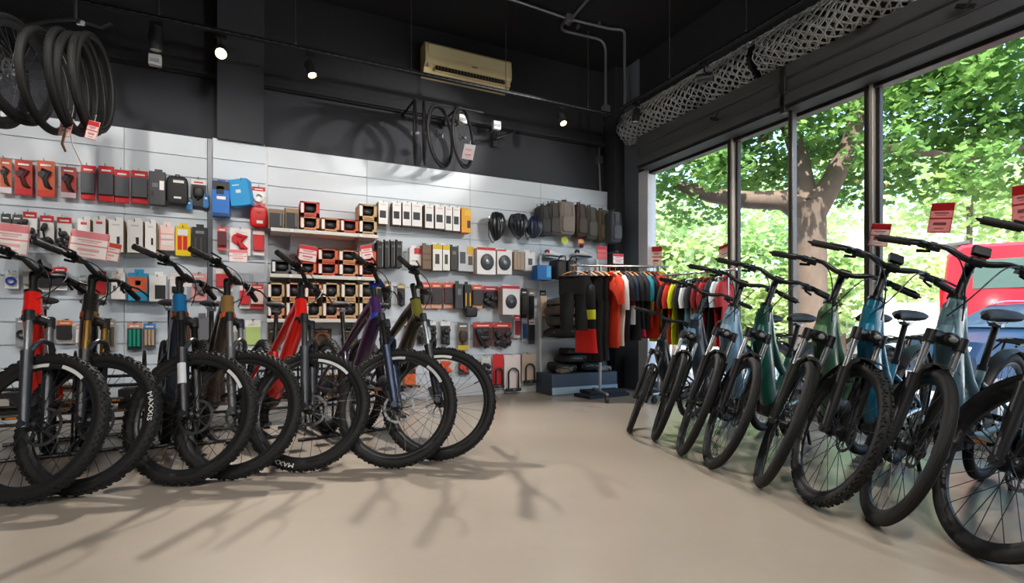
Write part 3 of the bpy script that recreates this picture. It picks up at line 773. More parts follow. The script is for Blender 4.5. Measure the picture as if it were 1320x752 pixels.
    if kind == 'city':
        m = MB(); rf = R + .016; prof = [(rf, -.032), (rf + .008, -.02), (rf + .011, 0), (rf + .008, .02), (rf, .032), (rf - .002, .031), (rf + .006, .019), (rf + .009, 0), (rf + .006, -.019), (rf - .002, -.031)]
        m.lathe(prof, 30, closed=True, a0=R_(84), a1=R_(205)); W_(m); out.append(('front_mudguard', m, spec['guard'], None))
        m = MB()
        for s in (-1, 1): m.tube([AX + Vector((0, s * .05, 0)), AX + Vector((-rf * .93, s * .032, rf * .12))], .0028, 6)
        m.tube([AX + Vector((-rf * .93, -.032, rf * .12)), AX + Vector((-rf * .93, .032, rf * .12))], .0028, 6)
        out.append(('mudguard_stay', m, BLACK, 'front_mudguard'))
        hl = c0 + n * (off + .055) + a * .0
        m = MB(); m.sphere(hl, (.06, .062, .05), e=.8); m.box(hl + Vector((-.045, 0, -.012)), (.06, .02, .014)); out.append(('headlight', m, BLACK, None))
        m = MB(); m.sphere(hl + Vector((.024, 0, 0)), (.018, .036, .028), n=16); out.append(('headlight_lens', m, M('#8f959a', .12, spec=.8), 'headlight'))
    # spacers, stem, bar
    m = MB(); m.cyl(S(g['ht1']), S(g['stem'] - .01), .019, n=14); m.cyl(S(g['stem'] + .028), S(g['stem'] + .038), .018, n=14); out.append(('stem_spacer', m, BLACK, 'stem'))
    sp = S(g['stem'] + .008); bc = sp + n * .05 + a * .012
    m = MB(); m.cyl(sp - a * .02, sp + a * .022, .021, n=14); m.tube([sp, bc], [.018, .017], 10); m.cyl(bc - Vector((0, .026, 0)), bc + Vector((0, .026, 0)), .022, n=14); out.insert(0, ('stem', m, spec.get('stemcol', BLACK), None))
    hb = g['bar'] / 2; rs = g['rise']; sw = g['sweep']
    bp = lambda t: bc + Vector((0, t * hb, 0)) + a * (rs * max(0, min(1, (abs(t) - .12) / .22))) - n * (sw * max(0, abs(t) - .3) / .7) - Vector((0, 0, .01 * max(0, abs(t) - .4)))
    ts = [-1, -.85, -.7, -.55, -.4, -.32, -.24, -.16, -.1, 0, .1, .16, .24, .32, .4, .55, .7, .85, 1]
    m = MB(); m.tube([bp(t) for t in ts], [.0115 if abs(t) > .3 else .0145 for t in ts], 10); out.append(('handlebar', m, spec.get('barcol', BLACK), None))
    for s in (-1, 1):
        m = MB(); gl = [1.005, .97, .9, .8, .7, .665]; m.tube([bp(s * t) for t in gl], [.017, .0175, .0165, .0165, .0175, .0175], 12)
        for t in (.93, .88, .83, .78, .73): m.tube([bp(s * (t + .012)), bp(s * (t - .012))], .0178, 12)
        if kind == 'city': m.sphere(bp(s * .93) - n * .012, (.05, .1, .02))
        out.append(('grip', m, spec.get('grip', M('#222120', .7)), 'handlebar'))
        m = MB(); p0 = bp(s * .56); m.cyl(p0 - Vector((0, .014, 0)), p0 + Vector((0, .014, 0)), .018, n=12)
        q0 = p0 + n * .03 - a * .008; m.tube([p0, q0], .011, 8); m.tube([q0 - Vector((0, s * .045, 0)) * 1, q0 + Vector((0, s * .012, 0))], [.011, .013], 10)
        m.tube([q0 + n * .01, q0 + n * .036 + Vector((0, s * .03, 0)) - a * .01, q0 + n * .04 + Vector((0, s * .075, 0)) - a * .018, q0 + n * .035 + Vector((0, s * .125, 0)) - a * .022], [.008, .007, .0065, .007], 8, flat=.7)
        out.append(('brake_lever', m, spec.get('lever', M('#1f2022', .35, .4)), 'handlebar'))
        m = MB(); p1 = bp(s * .46); m.cyl(p1 - Vector((0, .012, 0)), p1 + Vector((0, .012, 0)), .017, n=12); m.box(p1 - a * .022 + n * .018, (.05, .045, .022)); m.tube([p1 - a * .03, p1 - a * .038 + Vector((0, s * .05, 0)) - n * .015], [.006, .008], 6)
        out.append(('shifter', m, BLACK, 'handlebar'))
        m = MB(); e0 = q0 - Vector((0, s * .045, 0)); end = S(g['ht0'] + .08) + n * .05 + Vector((0, -s * .03, 0)); mid = (e0 + end) * .5 + n * .1 - Vector((0, s * .02, 0))
        pts = [e0 * (1 - t) ** 3 + (e0 - Vector((0, s * .1, 0)) + n * .05) * 3 * t * (1 - t) ** 2 + (mid + n * .02) * 3 * t * t * (1 - t) + end * t ** 3 for t in [i / 10 for i in range(11)]]
        m.tube(pts, .0032, 6); out.append(('brake_hose', m, BLACK, 'handlebar'))
    if spec.get('display'):
        m = MB(); d0 = bc + a * .045 + n * .012; m.box(d0, (.022, .068, .048), rot=Matrix.Rotation(R_(-40), 3, 'Y')); m.box(d0 + Vector((-.008, 0, .01)), (.006, .056, .036), 1, rot=Matrix.Rotation(R_(-40), 3, 'Y')); m.tube([bc, d0], .008, 6)
        out.append(('display', m, [BLACK, M('#30363c', .15)], 'handlebar'))
    if kind == 'mtb' and spec.get('bell'):
        m = MB(); m.sphere(bp(-.3) + a * .03, (.035, .035, .028)); out.append(('bell', m, DKM, 'handlebar'))
    return out
def rear_parts(g, kind, spec):
    out = []; bb = P3(g['BB']); st = P3(g['ST']); sd = P3(g['SAD']); ra = g['RA']; R = g['R']; Rr = R - g['w'] + .008; S = g['S']
    fm = frame_mtb(g) if kind == 'mtb' else frame_city(g)
    out.append(('frame', fm, [spec['frame'], spec['head']], None))
    if spec.get('ringcol'):
        m = MB(); m.cyl(S(g['ht0'] - .004), S(g['ht0'] + .026), .0445, n=16); out.append(('headset_ring', m, spec['ringcol'], 'frame'))
    else:
        m = MB(); m.cyl(S(g['ht0'] - .012), S(g['ht0'] + .004), .043, n=16); out.append(('headset_ring', m, BLACK, 'frame')); m = MB(); m.cyl(S(g['ht1'] - .004), S(g['ht1'] + .012), .038, n=16); out.append(('headset_ring', m, BLACK, 'frame'))
    m = MB(); m.sphere(bb + Vector((.015, 0, .03)), (.25, .105, .2), e=.75, n=20, k=12); m.cyl(bb - Vector((0, .058, 0)), bb + Vector((0, .058, 0)), .045, n=20); out.append(('motor', m, spec.get('motor', M('#232427', .45)), 'frame'))
    h0 = S(g['ht0'] + .05); k = bb + Vector((.07, 0, .02)); d = (k - h0)
    m = MB(); nn = Vector((-d.z, 0, d.x)).normalized(); nn = nn if nn.z > 0 else -nn
    m.tube([h0 + d * t + nn * (.012) for t in (.28, .32, .6, .9)], [.046, .05, .05, .046], 12, side=SIDE, flat=.6) if spec.get('battery') else m.tube([h0 + d * t + nn * .046 for t in (.5, .53, .57, .6)], [.01, .012, .012, .01], 8)
    out.append(('battery_cover' if spec.get('battery') else 'bottle_boss', m, BLACK, 'frame'))
    if spec.get('frametext'):
        m = MB()
        for sgn in (-1, 1):
            for i, t in enumerate((.3, .36, .41, .47, .53)):
                m.box(h0 + d * t + Vector((0, sgn * .037, 0)), (.028, .004, .03 if i % 2 else .038), rot=Matrix.Rotation(math.atan2(-d.z, d.x), 3, 'Y'), b=.0008)
        out.append(('frame_decal', m, spec['frametext'], 'frame'))
    m = MB(); dr = (sd - st); m.tube([st - dr * .1, sd - Vector((0, 0, .04))], .0155, 12); m.cyl(st - dr.normalized() * .012, st + dr.normalized() * .016, .022, n=14); out.append(('seat_post', m, BLACK, None))
    # saddle
    m = MB(); rings = []
    wv = ((-.13, .035, .012, .01), (-.12, .068, .022, .006), (-.07, .074, .028, .0), (-.01, .052, .026, -.004), (.05, .026, .022, -.004), (.11, .02, .02, -.002), (.135, .016, .014, -.006), (.142, .006, .006, -.01))
    if kind == 'city': wv = tuple((x, w * 1.2, h * 1.25, z) for x, w, h, z in wv)
    for x, w, h, z in wv: rings.append([sd + Vector((x + .03, w * math.cos(2 * PI * q / 14), z + h * (math.sin(2 * PI * q / 14) if math.sin(2 * PI * q / 14) > 0 else .8 * math.sin(2 * PI * q / 14)))) for q in range(14)])
    m.loft(rings, 0); out.append(('saddle', m, spec.get('saddle', M('#1b1b1c', .6)), None))
    m = MB()
    for s in (-1, 1): m.tube([sd + Vector((-.08, s * .035, -.012)), sd + Vector((-.04, s * .022, -.04)), sd + Vector((.05, s * .02, -.04)), sd + Vector((.13, s * .006, -.012))], .0035, 6)
    m.box(sd + Vector((0, 0, -.045)), (.05, .05, .02)); out.append(('saddle_rail', m, STEEL, 'saddle'))
    at = Matrix.Translation(ra)
    def W_(mb): mb.xf(at); return mb
    out.append(('rear_wheel', W_(wheel_tyre(R, g['w'], spec['knobs'])), spec['tyre'], None))
    out.append(('rim', W_(wheel_rim(Rr, .034 if kind == 'mtb' else .028, .026)), spec['rim'], 'rear_wheel'))
    out.append(('spokes', W_(wheel_spokes(Rr, r=.0016)), M('#4e5054', .35, .8), 'rear_wheel'))
    out.append(('hub', W_(wheel_hub(.13)), DKM, 'rear_wheel'))
    out.append(('brake_disc', W_(brake_disc(.09)), M('#77797c', .35, .9), 'rear_wheel'))
    out.append(('cassette', W_(cassette()), M('#8b8d90', .3, .9), 'rear_wheel'))
    # crank, chain, derailleur
    m = MB(); yc = -.062; ch = MB(); r = .068
    pr = [((r if q % 2 else r * .94) * math.cos(PI * q / 34), (r if q % 2 else r * .94) * math.sin(PI * q / 34)) for q in range(68)]
    m.prism(pr, yc - .002, yc + .002, lambda u, v, t: bb + Vector((u, t, v))); m.lathe([(r + .01, yc - .006), (r + .012, yc), (r + .004, yc), (r + .004, yc - .006)], 36, closed=True, c=bb) if kind == 'city' else m.cyl(bb + Vector((0, yc - .004, 0)), bb + Vector((0, yc + .004, 0)), .03, n=18)
    out.append(('chainring', m, DKM, None))
    for s, ang in ((-1, 200), (1, 20)):
        t = R_(ang); e = bb + Vector((math.cos(t) * .165, s * .085, math.sin(t) * .165))
        m = MB(); m.tube([bb + Vector((0, s * .07, 0)), (bb + e) / 2 + Vector((0, s * .001, 0)), e], [.018, .013, .014], 8, side=SIDE, flat=.6); out.append(('crank_arm', m, BLACK, 'chainring'))
        m = MB(); pc = e + Vector((0, s * .06, 0)); m.box(pc, (.09, .085, .018)); m.cyl(e, pc, .007, n=8); m.box(pc + Vector((.044, 0, 0)), (.006, .05, .012), 1); m.box(pc - Vector((.044, 0, 0)), (.006, .05, .012), 1); out.append(('pedal', m, [BLACK, M('#d98324', .4)], 'chainring'))
    m = MB(); y2 = -.045; rc = .055
    up = [bb + Vector((0, yc, r)), ra + Vector((0, y2, rc))]; pul = ra + Vector((.03, y2, -.13)); lo = [bb + Vector((0, yc, -r)), pul + Vector((0, 0, -.022))]
    m.tube(up, .005, 6); m.tube(lo, .005, 6); out.append(('chain', m, M('#5d5b57', .4, .8), None))
    m = MB(); m.tube([ra + Vector((-.01, -.07, -.01)), ra + Vector((.0, -.075, -.05)), ra + Vector((.02, -.06, -.09))], [.012, .016, .013], 8); m.box(ra + Vector((.025, y2 - .008, -.115)), (.02, .006, .085)); m.cyl(pul - Vector((0, .005, 0)), pul + Vector((0, .005, 0)), .02, n=14); m.cyl(pul + Vector((0, -.005, .055)), pul + Vector((0, .005, .055)), .02, n=14); out.append(('derailleur', m, DKM, None))
    if kind == 'city':
        m = MB(); rf = R + .018; prof = [(rf, -.03), (rf + .01, 0), (rf, .03), (rf - .003, .029), (rf + .007, 0), (rf - .003, -.029)]
        m.lathe(prof, 36, closed=True, a0=R_(20), a1=R_(195)); W_(m); out.append(('rear_mudguard', m, spec['guard'], None))
        m = MB(); top = ra.z + R + .07
        for s in (-1, 1):
            m.tube([ra + Vector((.16, s * .055, R + .055)), ra + Vector((.0, s * .06, R + .07)), ra + Vector((-.2, s * .06, R + .07))], .006, 6)
            m.tube([ra + Vector((0, s * .072, 0)), ra + Vector((-.08, s * .075, R * .7)), ra + Vector((-.1, s * .06, R + .07))], .006, 6)
            m.tube([ra + Vector((-.1, s * .06, R + .07)), ra + Vector((-.02, s * .1, R - .02)), ra + Vector((-.16, s * .1, R - .1))], .005, 6)
        for x in (.12, .03, -.07, -.2): m.tube([ra + Vector((x, -.06, R + .068)), ra + Vector((x, .06, R + .068))], .005, 6)
        out.append(('luggage_rack', m, spec.get('rack', BLACK), None))
        m = MB(); m.box(ra + Vector((-.215, 0, R + .05)), (.02, .09, .035)); out.append(('tail_light', m, M('#a31a1c', .3), 'luggage_rack'))
        m = MB(); kp = ra + Vector((.16, .06, -.03)); m.tube([kp, kp + Vector((-.03, .05, -.16)), kp + Vector((-.05, .095, -.315))], [.011, .01, .012], 8); m.sphere(kp + Vector((-.05, .098, -.318)), (.06, .035, .018)); m.box(kp + Vector((.01, -.005, .01)), (.05, .03, .04)); out.append(('kickstand', m, BLACK, None))
    return out
def make_bike(kind, spec, contact, heading, lean, steer, label, group, name='mountain_bike', sc=1.0, skip=()):
    g = geo(kind); key = (kind, steer, bool(spec.get('battery')))
    a = g['a']; turn = Matrix.Translation(g['P0']) @ Matrix.Rotation(R_(steer), 4, a) @ Matrix.Translation(-g['P0'])
    fp = front_parts(g, kind, spec); rp = rear_parts(g, kind, spec)
    for p in fp: p[1].xf(turn)
    fv = next(p[1].v for p in fp if p[0] == 'front_wheel'); rv = next(p[1].v for p in rp if p[0] == 'rear_wheel')
    Rx = Matrix.Rotation(-R_(lean), 3, 'X'); pitch = 0.0
    for _ in range(4):
        Rm = Matrix.Rotation(pitch, 3, 'Y') @ Rx
        f = min((Rm @ v for v in fv), key=lambda v: v.z); r = min((Rm @ v for v in rv), key=lambda v: v.z)
        pitch += math.atan2(f.z - r.z, g['L'])
    Rm = Matrix.Rotation(heading, 3, 'Z') @ Matrix.Rotation(pitch, 3, 'Y') @ Rx
    f = min((Rm @ v for v in fv), key=lambda v: v.z) * sc
    root = empty(name, (contact.x - f.x, contact.y - f.y, -f.z + .0005), (-R_(lean), pitch, heading)); root.scale = (sc,) * 3
    tag(root, label, 'bicycle', group)
    done = {}
    for nm, mb, mt, par in fp + rp:
        if nm in skip: continue
        done_par = done[par] if par and par in done else root
        o = mb.build(nm, mt, done_par)
        done.setdefault(nm, o)
    for q in root.children:
        pass
    return root
def spec(frame, head=None, **k):
    s = dict(frame=frame, head=head or frame, lowers=M('#1d1e20', .4), stanchion=M('#2a2a2b', .2, .6), crown=M('#1d1e20', .4), tyre=RUB, rim=M('#1f2022', .35), knobs=True, guard=M('#1b1c1e', .45))
    s.update(k); return s
paint = lambda h, **k: M(h, .28, coat=.6, var=.03, scale=8, **k)
RED = paint('#e01c12'); BLK = paint('#141416')
GOLD = M('#c9a25a', .25, .9); SILV = M('#c6cacf', .25, .9)
LEFT_GROUP = 'mountain bikes in the row before the slat wall'
HL = -R_(78); ST_ = 52; LEANL = 3.5
LB = [
 ((14, 652), spec(RED, stanchion=SILV, rimtext=(60, 100), lowers=M('#3a3d42', .35, .4), display=True), 'red framed mountain bike with silver fork tubes at the far left edge'),
 ((98, 641), spec(BLK, paint('#1d1a15'), stanchion=GOLD, text=('MAXXIS', 25, True), crown=M('#2a2117', .4, .3), ringcol=GOLD), 'black mountain bike with gold fork tubes and white MAXXIS tyre lettering, beside the red one'),
 ((224, 627), spec(paint('#1b2a3a'), paint('#17679c'), decal=M('#c9ccd0', .4), rimtext=(40,), ringcol=M('#c4683a', .3, .8)), 'dark mountain bike with a bright blue head tube and white fork decal'),
 ((299, 620), spec(paint('#3a2f28'), paint('#8a6a3a'), stanchion=M('#8d8f92', .3, .7), ringcol=paint('#e25a1c'), lowers=M('#4a4b4d', .4, .3)), 'brown and bronze mountain bike with an orange ring under its head tube'),
 ((388, 610), spec(RED, rimtext=(75, 60), text=('MAXXIS', -92, True), lowers=M('#3d3f43', .4, .3), stanchion=M('#4a4b4d', .3, .5)), 'bright red framed mountain bike in the middle of the left row'),
 ((500, 605), spec(paint('#2c1638'), paint('#3f2058'), ringcol=paint('#2a46b8'), stemcol=M('#26398f', .3, .5), rimtext=(95, 40), lowers=M('#27344a', .35, .4), rimcol=M('#b9bcc2', .4)), 'purple mountain bike with a blue headset, second from the right end of the row'),
 ((556, 595), spec(paint('#25241b'), paint('#6f6a25'), stanchion=SILV, rimtext=(88,), rimcol=M('#dcdcd8', .5)), 'black and olive mountain bike at the right end of the left row'),
]
for ((px, py), sp, lab), ln in zip(LB, (0, 3, 1, 2.8, 7, 2, 2.5)):
    make_bike('mtb', sp, on_floor(px, py), HL, ln, ST_, lab, LEFT_GROUP)
    # floor stand behind it
RIGHT_GROUP = 'electric bikes in the row along the window'
HR = R_(190)
RB = [
 ((812, 557), spec(paint('#23272b'), stanchion=M('#5b5d60', .3, .5)), 196, 9, 34, .78, 'small dark child bike at the far end of the window row'),
 ((843, 568), spec(paint('#2f3a45'), paint('#6d97b4'), stanchion=SILV), 196, 9, 34, .96, 'slate and pale blue bike, second from the far end of the window row'),
 ((876, 586), spec(paint('#8fb7cf'), paint('#a8cbe0'), stanchion=SILV, battery=True), 194, 10, 36, 1.0, 'pale sky blue electric bike beside the clothes rack'),
 ((913, 602), spec(paint('#165a4c'), stanchion=SILV, display=False), 194, 10, 40, 1.0, 'dark green electric bike with a deep triangular frame'),
 ((977, 626), spec(paint('#557a58'), paint('#739a70'), stanchion=SILV, lowers=M('#333833', .4, .3)), 188, 11, 34, 1.0, 'leaf green electric bike with a grey saddle behind it'),
 ((1047, 651), spec(paint('#127a9c'), stanchion=M('#c9ccd0', .25, .9), display=True), 192, 9, 45, 1.0, 'teal blue electric bike with a display on its handlebar'),
 ((1122, 672), spec(paint('#6d919c'), stanchion=SILV, display=True, battery=True), 185, 10, 38, 1.0, 'grey blue electric bike with a black battery, second nearest in the window row'),
 ((1256, 716), spec(paint('#232427'), stanchion=M('#b9b19c', .3, .6), rack=M('#b9b6ae', .35, .7), rimcol=SILV), 190, 12, 46, 1.0, 'black bike nearest the camera at the right edge of the picture'),
]
for (px, py), sp, hd, ln, stv, sc, lab in RB:
    sp['knobs'] = 'teal' in lab or 'child' in lab
    make_bike('city', sp, on_floor(px, py), R_(hd), ln, stv, lab, RIGHT_GROUP, name='electric_bike', sc=sc, skip=('luggage_rack', 'tail_light', 'front_mudguard', 'mudguard_stay', 'rear_mudguard') if sc < .9 else ())
# ================================================================ goods on the slat wall
rnd = random.Random(11)
def front_panel(cx, cz, w, h, y, t=.0015): return (Vector((cx, y, cz)), (w, t, h))
class Item:
    """one packaged article; built about its own base-centre, front towards -y"""
    def __init__(s, rect, dep, name, label, cat, group, yf=None, hang=True, yaw=0.0, roll=0.0, gap=.05):
        x0, x1, y0, y1 = rect; yf = WY if yf is None else yf
        s.dep = dep; Yp = yf - gap - dep
        a = on_Y(x0, y0, Yp); b = on_Y(x1, y0, Yp); c = on_Y((x0 + x1) / 2, y1, Yp); t = on_Y((x0 + x1) / 2, y0, Yp)
        s.w = b.x - a.x; s.h = t.z - c.z
        if s.h < 0: s.h = -s.h
        s.e = empty(name, ((a.x + b.x) / 2, Yp + dep / 2, (t.z + c.z) / 2), (0, roll, yaw)); tag(s.e, label, cat, group)
        if hang: hook((a.x + b.x) / 2, (t.z + c.z) / 2 + s.h / 2 - .012, yf, gap + dep + .015)
    def part(s, name, mat, *boxes, b=None):
        m = MB()
        for (c, d) in boxes: m.box(c, d, b=b)
        return m.build(name, mat, s.e, smooth=False)
    def face(s, name, mat, *rects, t=.0014):
        """rects in -1..1 units of the front: (x0,x1,z0,z1)"""
        return s.part(name, mat, *[((((r[0] + r[1]) / 2) * s.w / 2, -s.dep / 2 - t / 2, ((r[2] + r[3]) / 2) * s.h / 2), ((r[1] - r[0]) * s.w / 2, t, (r[3] - r[2]) * s.h / 2)) for r in rects], b=.0004)
def C(h, rough=.55): return M(h, rough, var=.05, scale=12)
KRAFT = C('#a58a68', .75); PALE = C('#eceae8'); DK = C('#1d1d20', .5); RD = C('#c9202b'); ORG = C('#e0552e'); TAN = C('#c99a66', .7)

def i_box(rect, body, bands, label, cat, group, dep=.09, sides=None, **k):
    it = Item(rect, dep, 'boxed_part', label, cat, group, **k)
    it.part('carton', sides or body, ((0, .001, 0), (it.w, it.dep, it.h)), b=.003)
    if sides: it.face('front_print', body, (-.995, .995, -.995, .995), t=.001)
    it.part('hang_tab', body, ((0, it.dep / 2 - .004, it.h / 2 + .018), (it.w * .5, .0025, .04)), b=.001)
    for nm, mt, *rs in bands: it.face(nm, mt, *rs, t=.0026)
    return it
def i_card(rect, card, label, cat, group, head=None, item=DK, shape='lump', foot=None, **k):
    it = Item(rect, .035, 'carded_part', label, cat, group, **k)
    it.part('backing_card', card, ((0, .015, 0), (it.w, .003, it.h)), b=.001)
    if head: it.part('header', head, ((0, .011, it.h * .39), (it.w * 1.0, .004, it.h * .2)), b=.001)
    if foot: it.part('footer', foot, ((0, .011, -it.h * .4), (it.w * 1.0, .004, it.h * .17)), b=.001)
    m = MB(); w, h = it.w, it.h
    if shape == 'lump':
        m.sphere((0, -.0, -.0), (w * .74, .045, h * .4), e=.6); m.tube([(-w * .25, 0, h * .2), (w * .05, -.005, h * .12), (w * .2, -.005, -.05 * h), (-.1 * w, 0, -h * .28)], w * .1, 8)
    elif shape == 'tool':
        m.tube([(-w * .2, 0, h * .25), (w * .22, -.003, h * .18), (-w * .05, -.003, 0), (w * .1, 0, -h * .2), (w * .35, 0, -h * .27)], [w * .12, w * .16, w * .14, w * .17, w * .08], 8)
        m.cyl((-w * .15, -.012, h * .1), (-w * .15, .012, h * .1), w * .26, n=14)
    elif shape == 'cluster':
        for q in range(7): m.sphere((rnd.uniform(-.35, .35) * w, rnd.uniform(-.01, .0), rnd.uniform(-.5, .16) * h), (w * .42, .04, h * .22), e=.75, n=8, k=6, rot=Matrix.Rotation(rnd.uniform(-.6, .6), 3, 'Y'))
        m.tube([(-w * .3, 0, .1 * h), (-w * .1, -.01, -.3 * h), (w * .15, -.01, -.55 * h)], w * .09, 6)
    elif shape == 'block':
        m.box((0, -.002, -.02 * h), (w * .96, .03, h * .6)); 
    elif shape == 'bars':
        for q in (-.28, 0, .28): m.tube([(q * w, -.002, .26 * h), (q * w, -.004, -.36 * h)], w * .12, 8)
    elif shape == 'ring':
        m.tube([(math.cos(2 * PI * q / 18) * w * .32, -.004, math.sin(2 * PI * q / 18) * w * .32 - .05 * h) for q in range(18)], w * .1, 8, closed=True)
    elif shape == 'twin':
        for q in (-.2, .2):
            m.tube([(q * w, 0, .2 * h), (q * w * 1.15, -.006, .02 * h), (q * w, -.004, -.3 * h)], [w * .12, w * .17, w * .1], 8)
    m.build('article', item, it.e)
    m = MB(); m.box((0, .0085, h * .37), (w * .62, .002, h * .05), b=.0005); m.build('print', PALE if head is not PALE else RD, it.e, smooth=False)
    return it
def i_pouch(rect, col, label, cat, group, stripes=(), dep=.07, strip_m=PALE, **k):
    it = Item(rect, dep, 'soft_pouch', label, cat, group, **k)
    m = MB(); m.sphere((0, 0, 0), (it.w, it.dep, it.h), e=.35, n=24, k=14); m.build('body', col, it.e)
    m = MB(); m.tube([(-it.w * .45, -it.dep * .36, it.h * .2), (0, -it.dep * .48, it.h * .2), (it.w * .45, -it.dep * .36, it.h * .2)], .004, 6); m.build('zip', M('#3a3b3e', .4, .3), it.e)
    for r in stripes:
        it.part('label_patch', strip_m, ((r[0] * it.w / 2, -it.dep * .49, r[1] * it.h / 2), (r[2] * it.w, .006, r[3] * it.h)), b=.001)
    m = MB(); m.tube([(-.02, .0, it.h * .47), (-.014, 0, it.h * .5 + .02), (.014, 0, it.h * .5 + .02), (.02, 0, it.h * .47)], .005, 6); m.build('loop', BLACK, it.e)
    return it
def nth(i): return ORD[i + 1]
def row(group, where, noun, cat, entries):
    """entries: (builder, rect, kwargs..., look); the label tells look, order and row"""
    for i, en in enumerate(entries):
        fn, rect, look, kw = en
        fn(rect, label='%s, %s from left, %s' % (look, nth(i), where), cat=cat, group=group, **kw)
def card(rect, look, **kw): return (i_card, rect, look, kw)
def box(rect, look, body, bands=(), **kw): kw.update(body=body, bands=bands); return (i_box, rect, look, kw)
def pouch(rect, look, col, **kw): kw.update(col=col); return (i_pouch, rect, look, kw)

g = 'packs in the top row left of the pilaster'
rdgrey = lambda r, n: card(r, 'red and dark grey carded pack', card=RD, head=C('#d4222c'), foot=C('#cf2530'), item=C('#4f5258'), shape='block')
row(g, 'top row left of pilaster', '', 'pack', [
 card((-2, 13, 203, 249), 'orange card with a dark tool', card=C('#c9603a'), item=DK, shape='tool', foot=C('#d9cfd4')),
 card((17, 40, 205, 251), 'red card with a dark red tool', card=C('#c03a2c'), item=C('#4a0f14'), shape='tool', foot=RD),
 card((46, 69, 206, 253), 'orange red card with a black hooked tool', card=C('#d8603c'), item=DK, shape='tool', foot=C('#d83a26')),
 card((77, 97, 214, 255), 'dull red card with a dark lump tool', card=C('#a8342f'), item=C('#2a1314'), shape='tool', foot=C('#c5b7c0')),
 rdgrey((103, 122, 212, 257), 0), rdgrey((126, 146, 213, 259), 0), rdgrey((147, 166, 218, 261), 0), rdgrey((169, 190, 219, 262), 0),
 box((192, 213, 221, 264), 'dark grey carton with a white sticker', C('#3b3d42'), [('sticker', PALE, (.3, .85, -.1, .45)), ('print', C('#6a6d75'), (-.6, .1, .05, .3)), ('thumb_hole', DK, (-.75, -.4, -.5, -.2))], dep=.08),
 pouch((214, 242, 227, 264), 'square black saddle pouch with white print', C('#1a191b', .6), stripes=[(.15, .62, .5, .09), (.05, -.5, .34, .07)]),
 card((246, 265, 230, 265), 'black bottle cage on a white headed card', card=C('#2c2c2f'), head=PALE, item=DK, shape='lump')])
for i, (r, lb) in enumerate((((239, 248, 258, 270), 'small bright blue tag below the square black pouch'), ((262, 269, 250, 268), 'small bright blue tag beside the grey edge profile'))):
    it = Item(r, .012, 'blue_tag', lb, 'tag', 'small blue tags in the top row', hang=True)
    it.part('card', C('#2a7fc0'), ((0, 0, 0), (it.w, it.dep, it.h))); it.face('print', PALE, (-.5, .5, .2, .5))
g = 'packs in the second row left of the pilaster'
redhd = lambda r, lk: card(r, lk, card=PALE, head=RD, item=DK, shape='cluster')
wbox = lambda r, lk, red=False, sl=True: box(r, lk, PALE, ([('print', C('#d8474d'), (-.5, .5, .62, .78))] if red else [('print', C('#cfcdd0'), (-.5, .5, .62, .72))]) + ([('window', C('#24262b'), (.1, .5, -.5, -.05))] if sl else []), sides=KRAFT, dep=.11)
row(g, 'second row left of pilaster', '', 'pack', [
 card((-1, 12, 275, 316), 'black plastic clamps without a card', card=C('#3a3b3f'), item=DK, shape='cluster'),
 card((14, 27, 276, 316), 'dark plastic clamps on a grey card', card=C('#505256'), item=DK, shape='cluster'),
 redhd((28, 46, 272, 312), 'black pedals on red headed card'), redhd((50, 68, 277, 317), 'black pedals on red headed card'), redhd((72, 91, 279, 317), 'black pedals on red headed card'),
 wbox((100, 116, 282, 323), 'white carton with red print', True, False), wbox((120, 136, 281, 323), 'white carton, red print, dark window', True), wbox((140, 159, 283, 325), 'white carton with a dark window'), wbox((164, 184, 284, 326), 'wide white carton with a dark window'), wbox((187, 201, 286, 326), 'narrow white carton with a dark window'),
 box((205, 225, 291, 323), 'pink and white printed poster card', C('#f4d9d2'), [('stripe', C('#e88f95'), (-.9, .9, .3, .36), (-.9, .9, -.15, -.1), (-.9, -.8, -.9, .9)), ('panel', PALE, (-.7, .7, -.05, .25), (-.7, .7, -.6, -.25))], dep=.02),
 box((226, 246, 292, 330), 'yellow pack with red cylinders', C('#e6c712'), [('cylinder', C('#d61f1c'), (-.7, -.15, -.6, .35), (0, .55, -.6, .35)), ('print', PALE, (-.7, .6, .4, .8))], dep=.05),
 box((247, 267, 293, 331), 'black carton with grey print', C('#222125'), [('print', C('#7b7e86'), (-.5, .6, .55, .75)), ('stripe', C('#46413a'), (-.6, -.4, -.7, .3), (.1, .3, -.7, .3))], dep=.07)])
g = 'packs in the third row left of the pilaster'
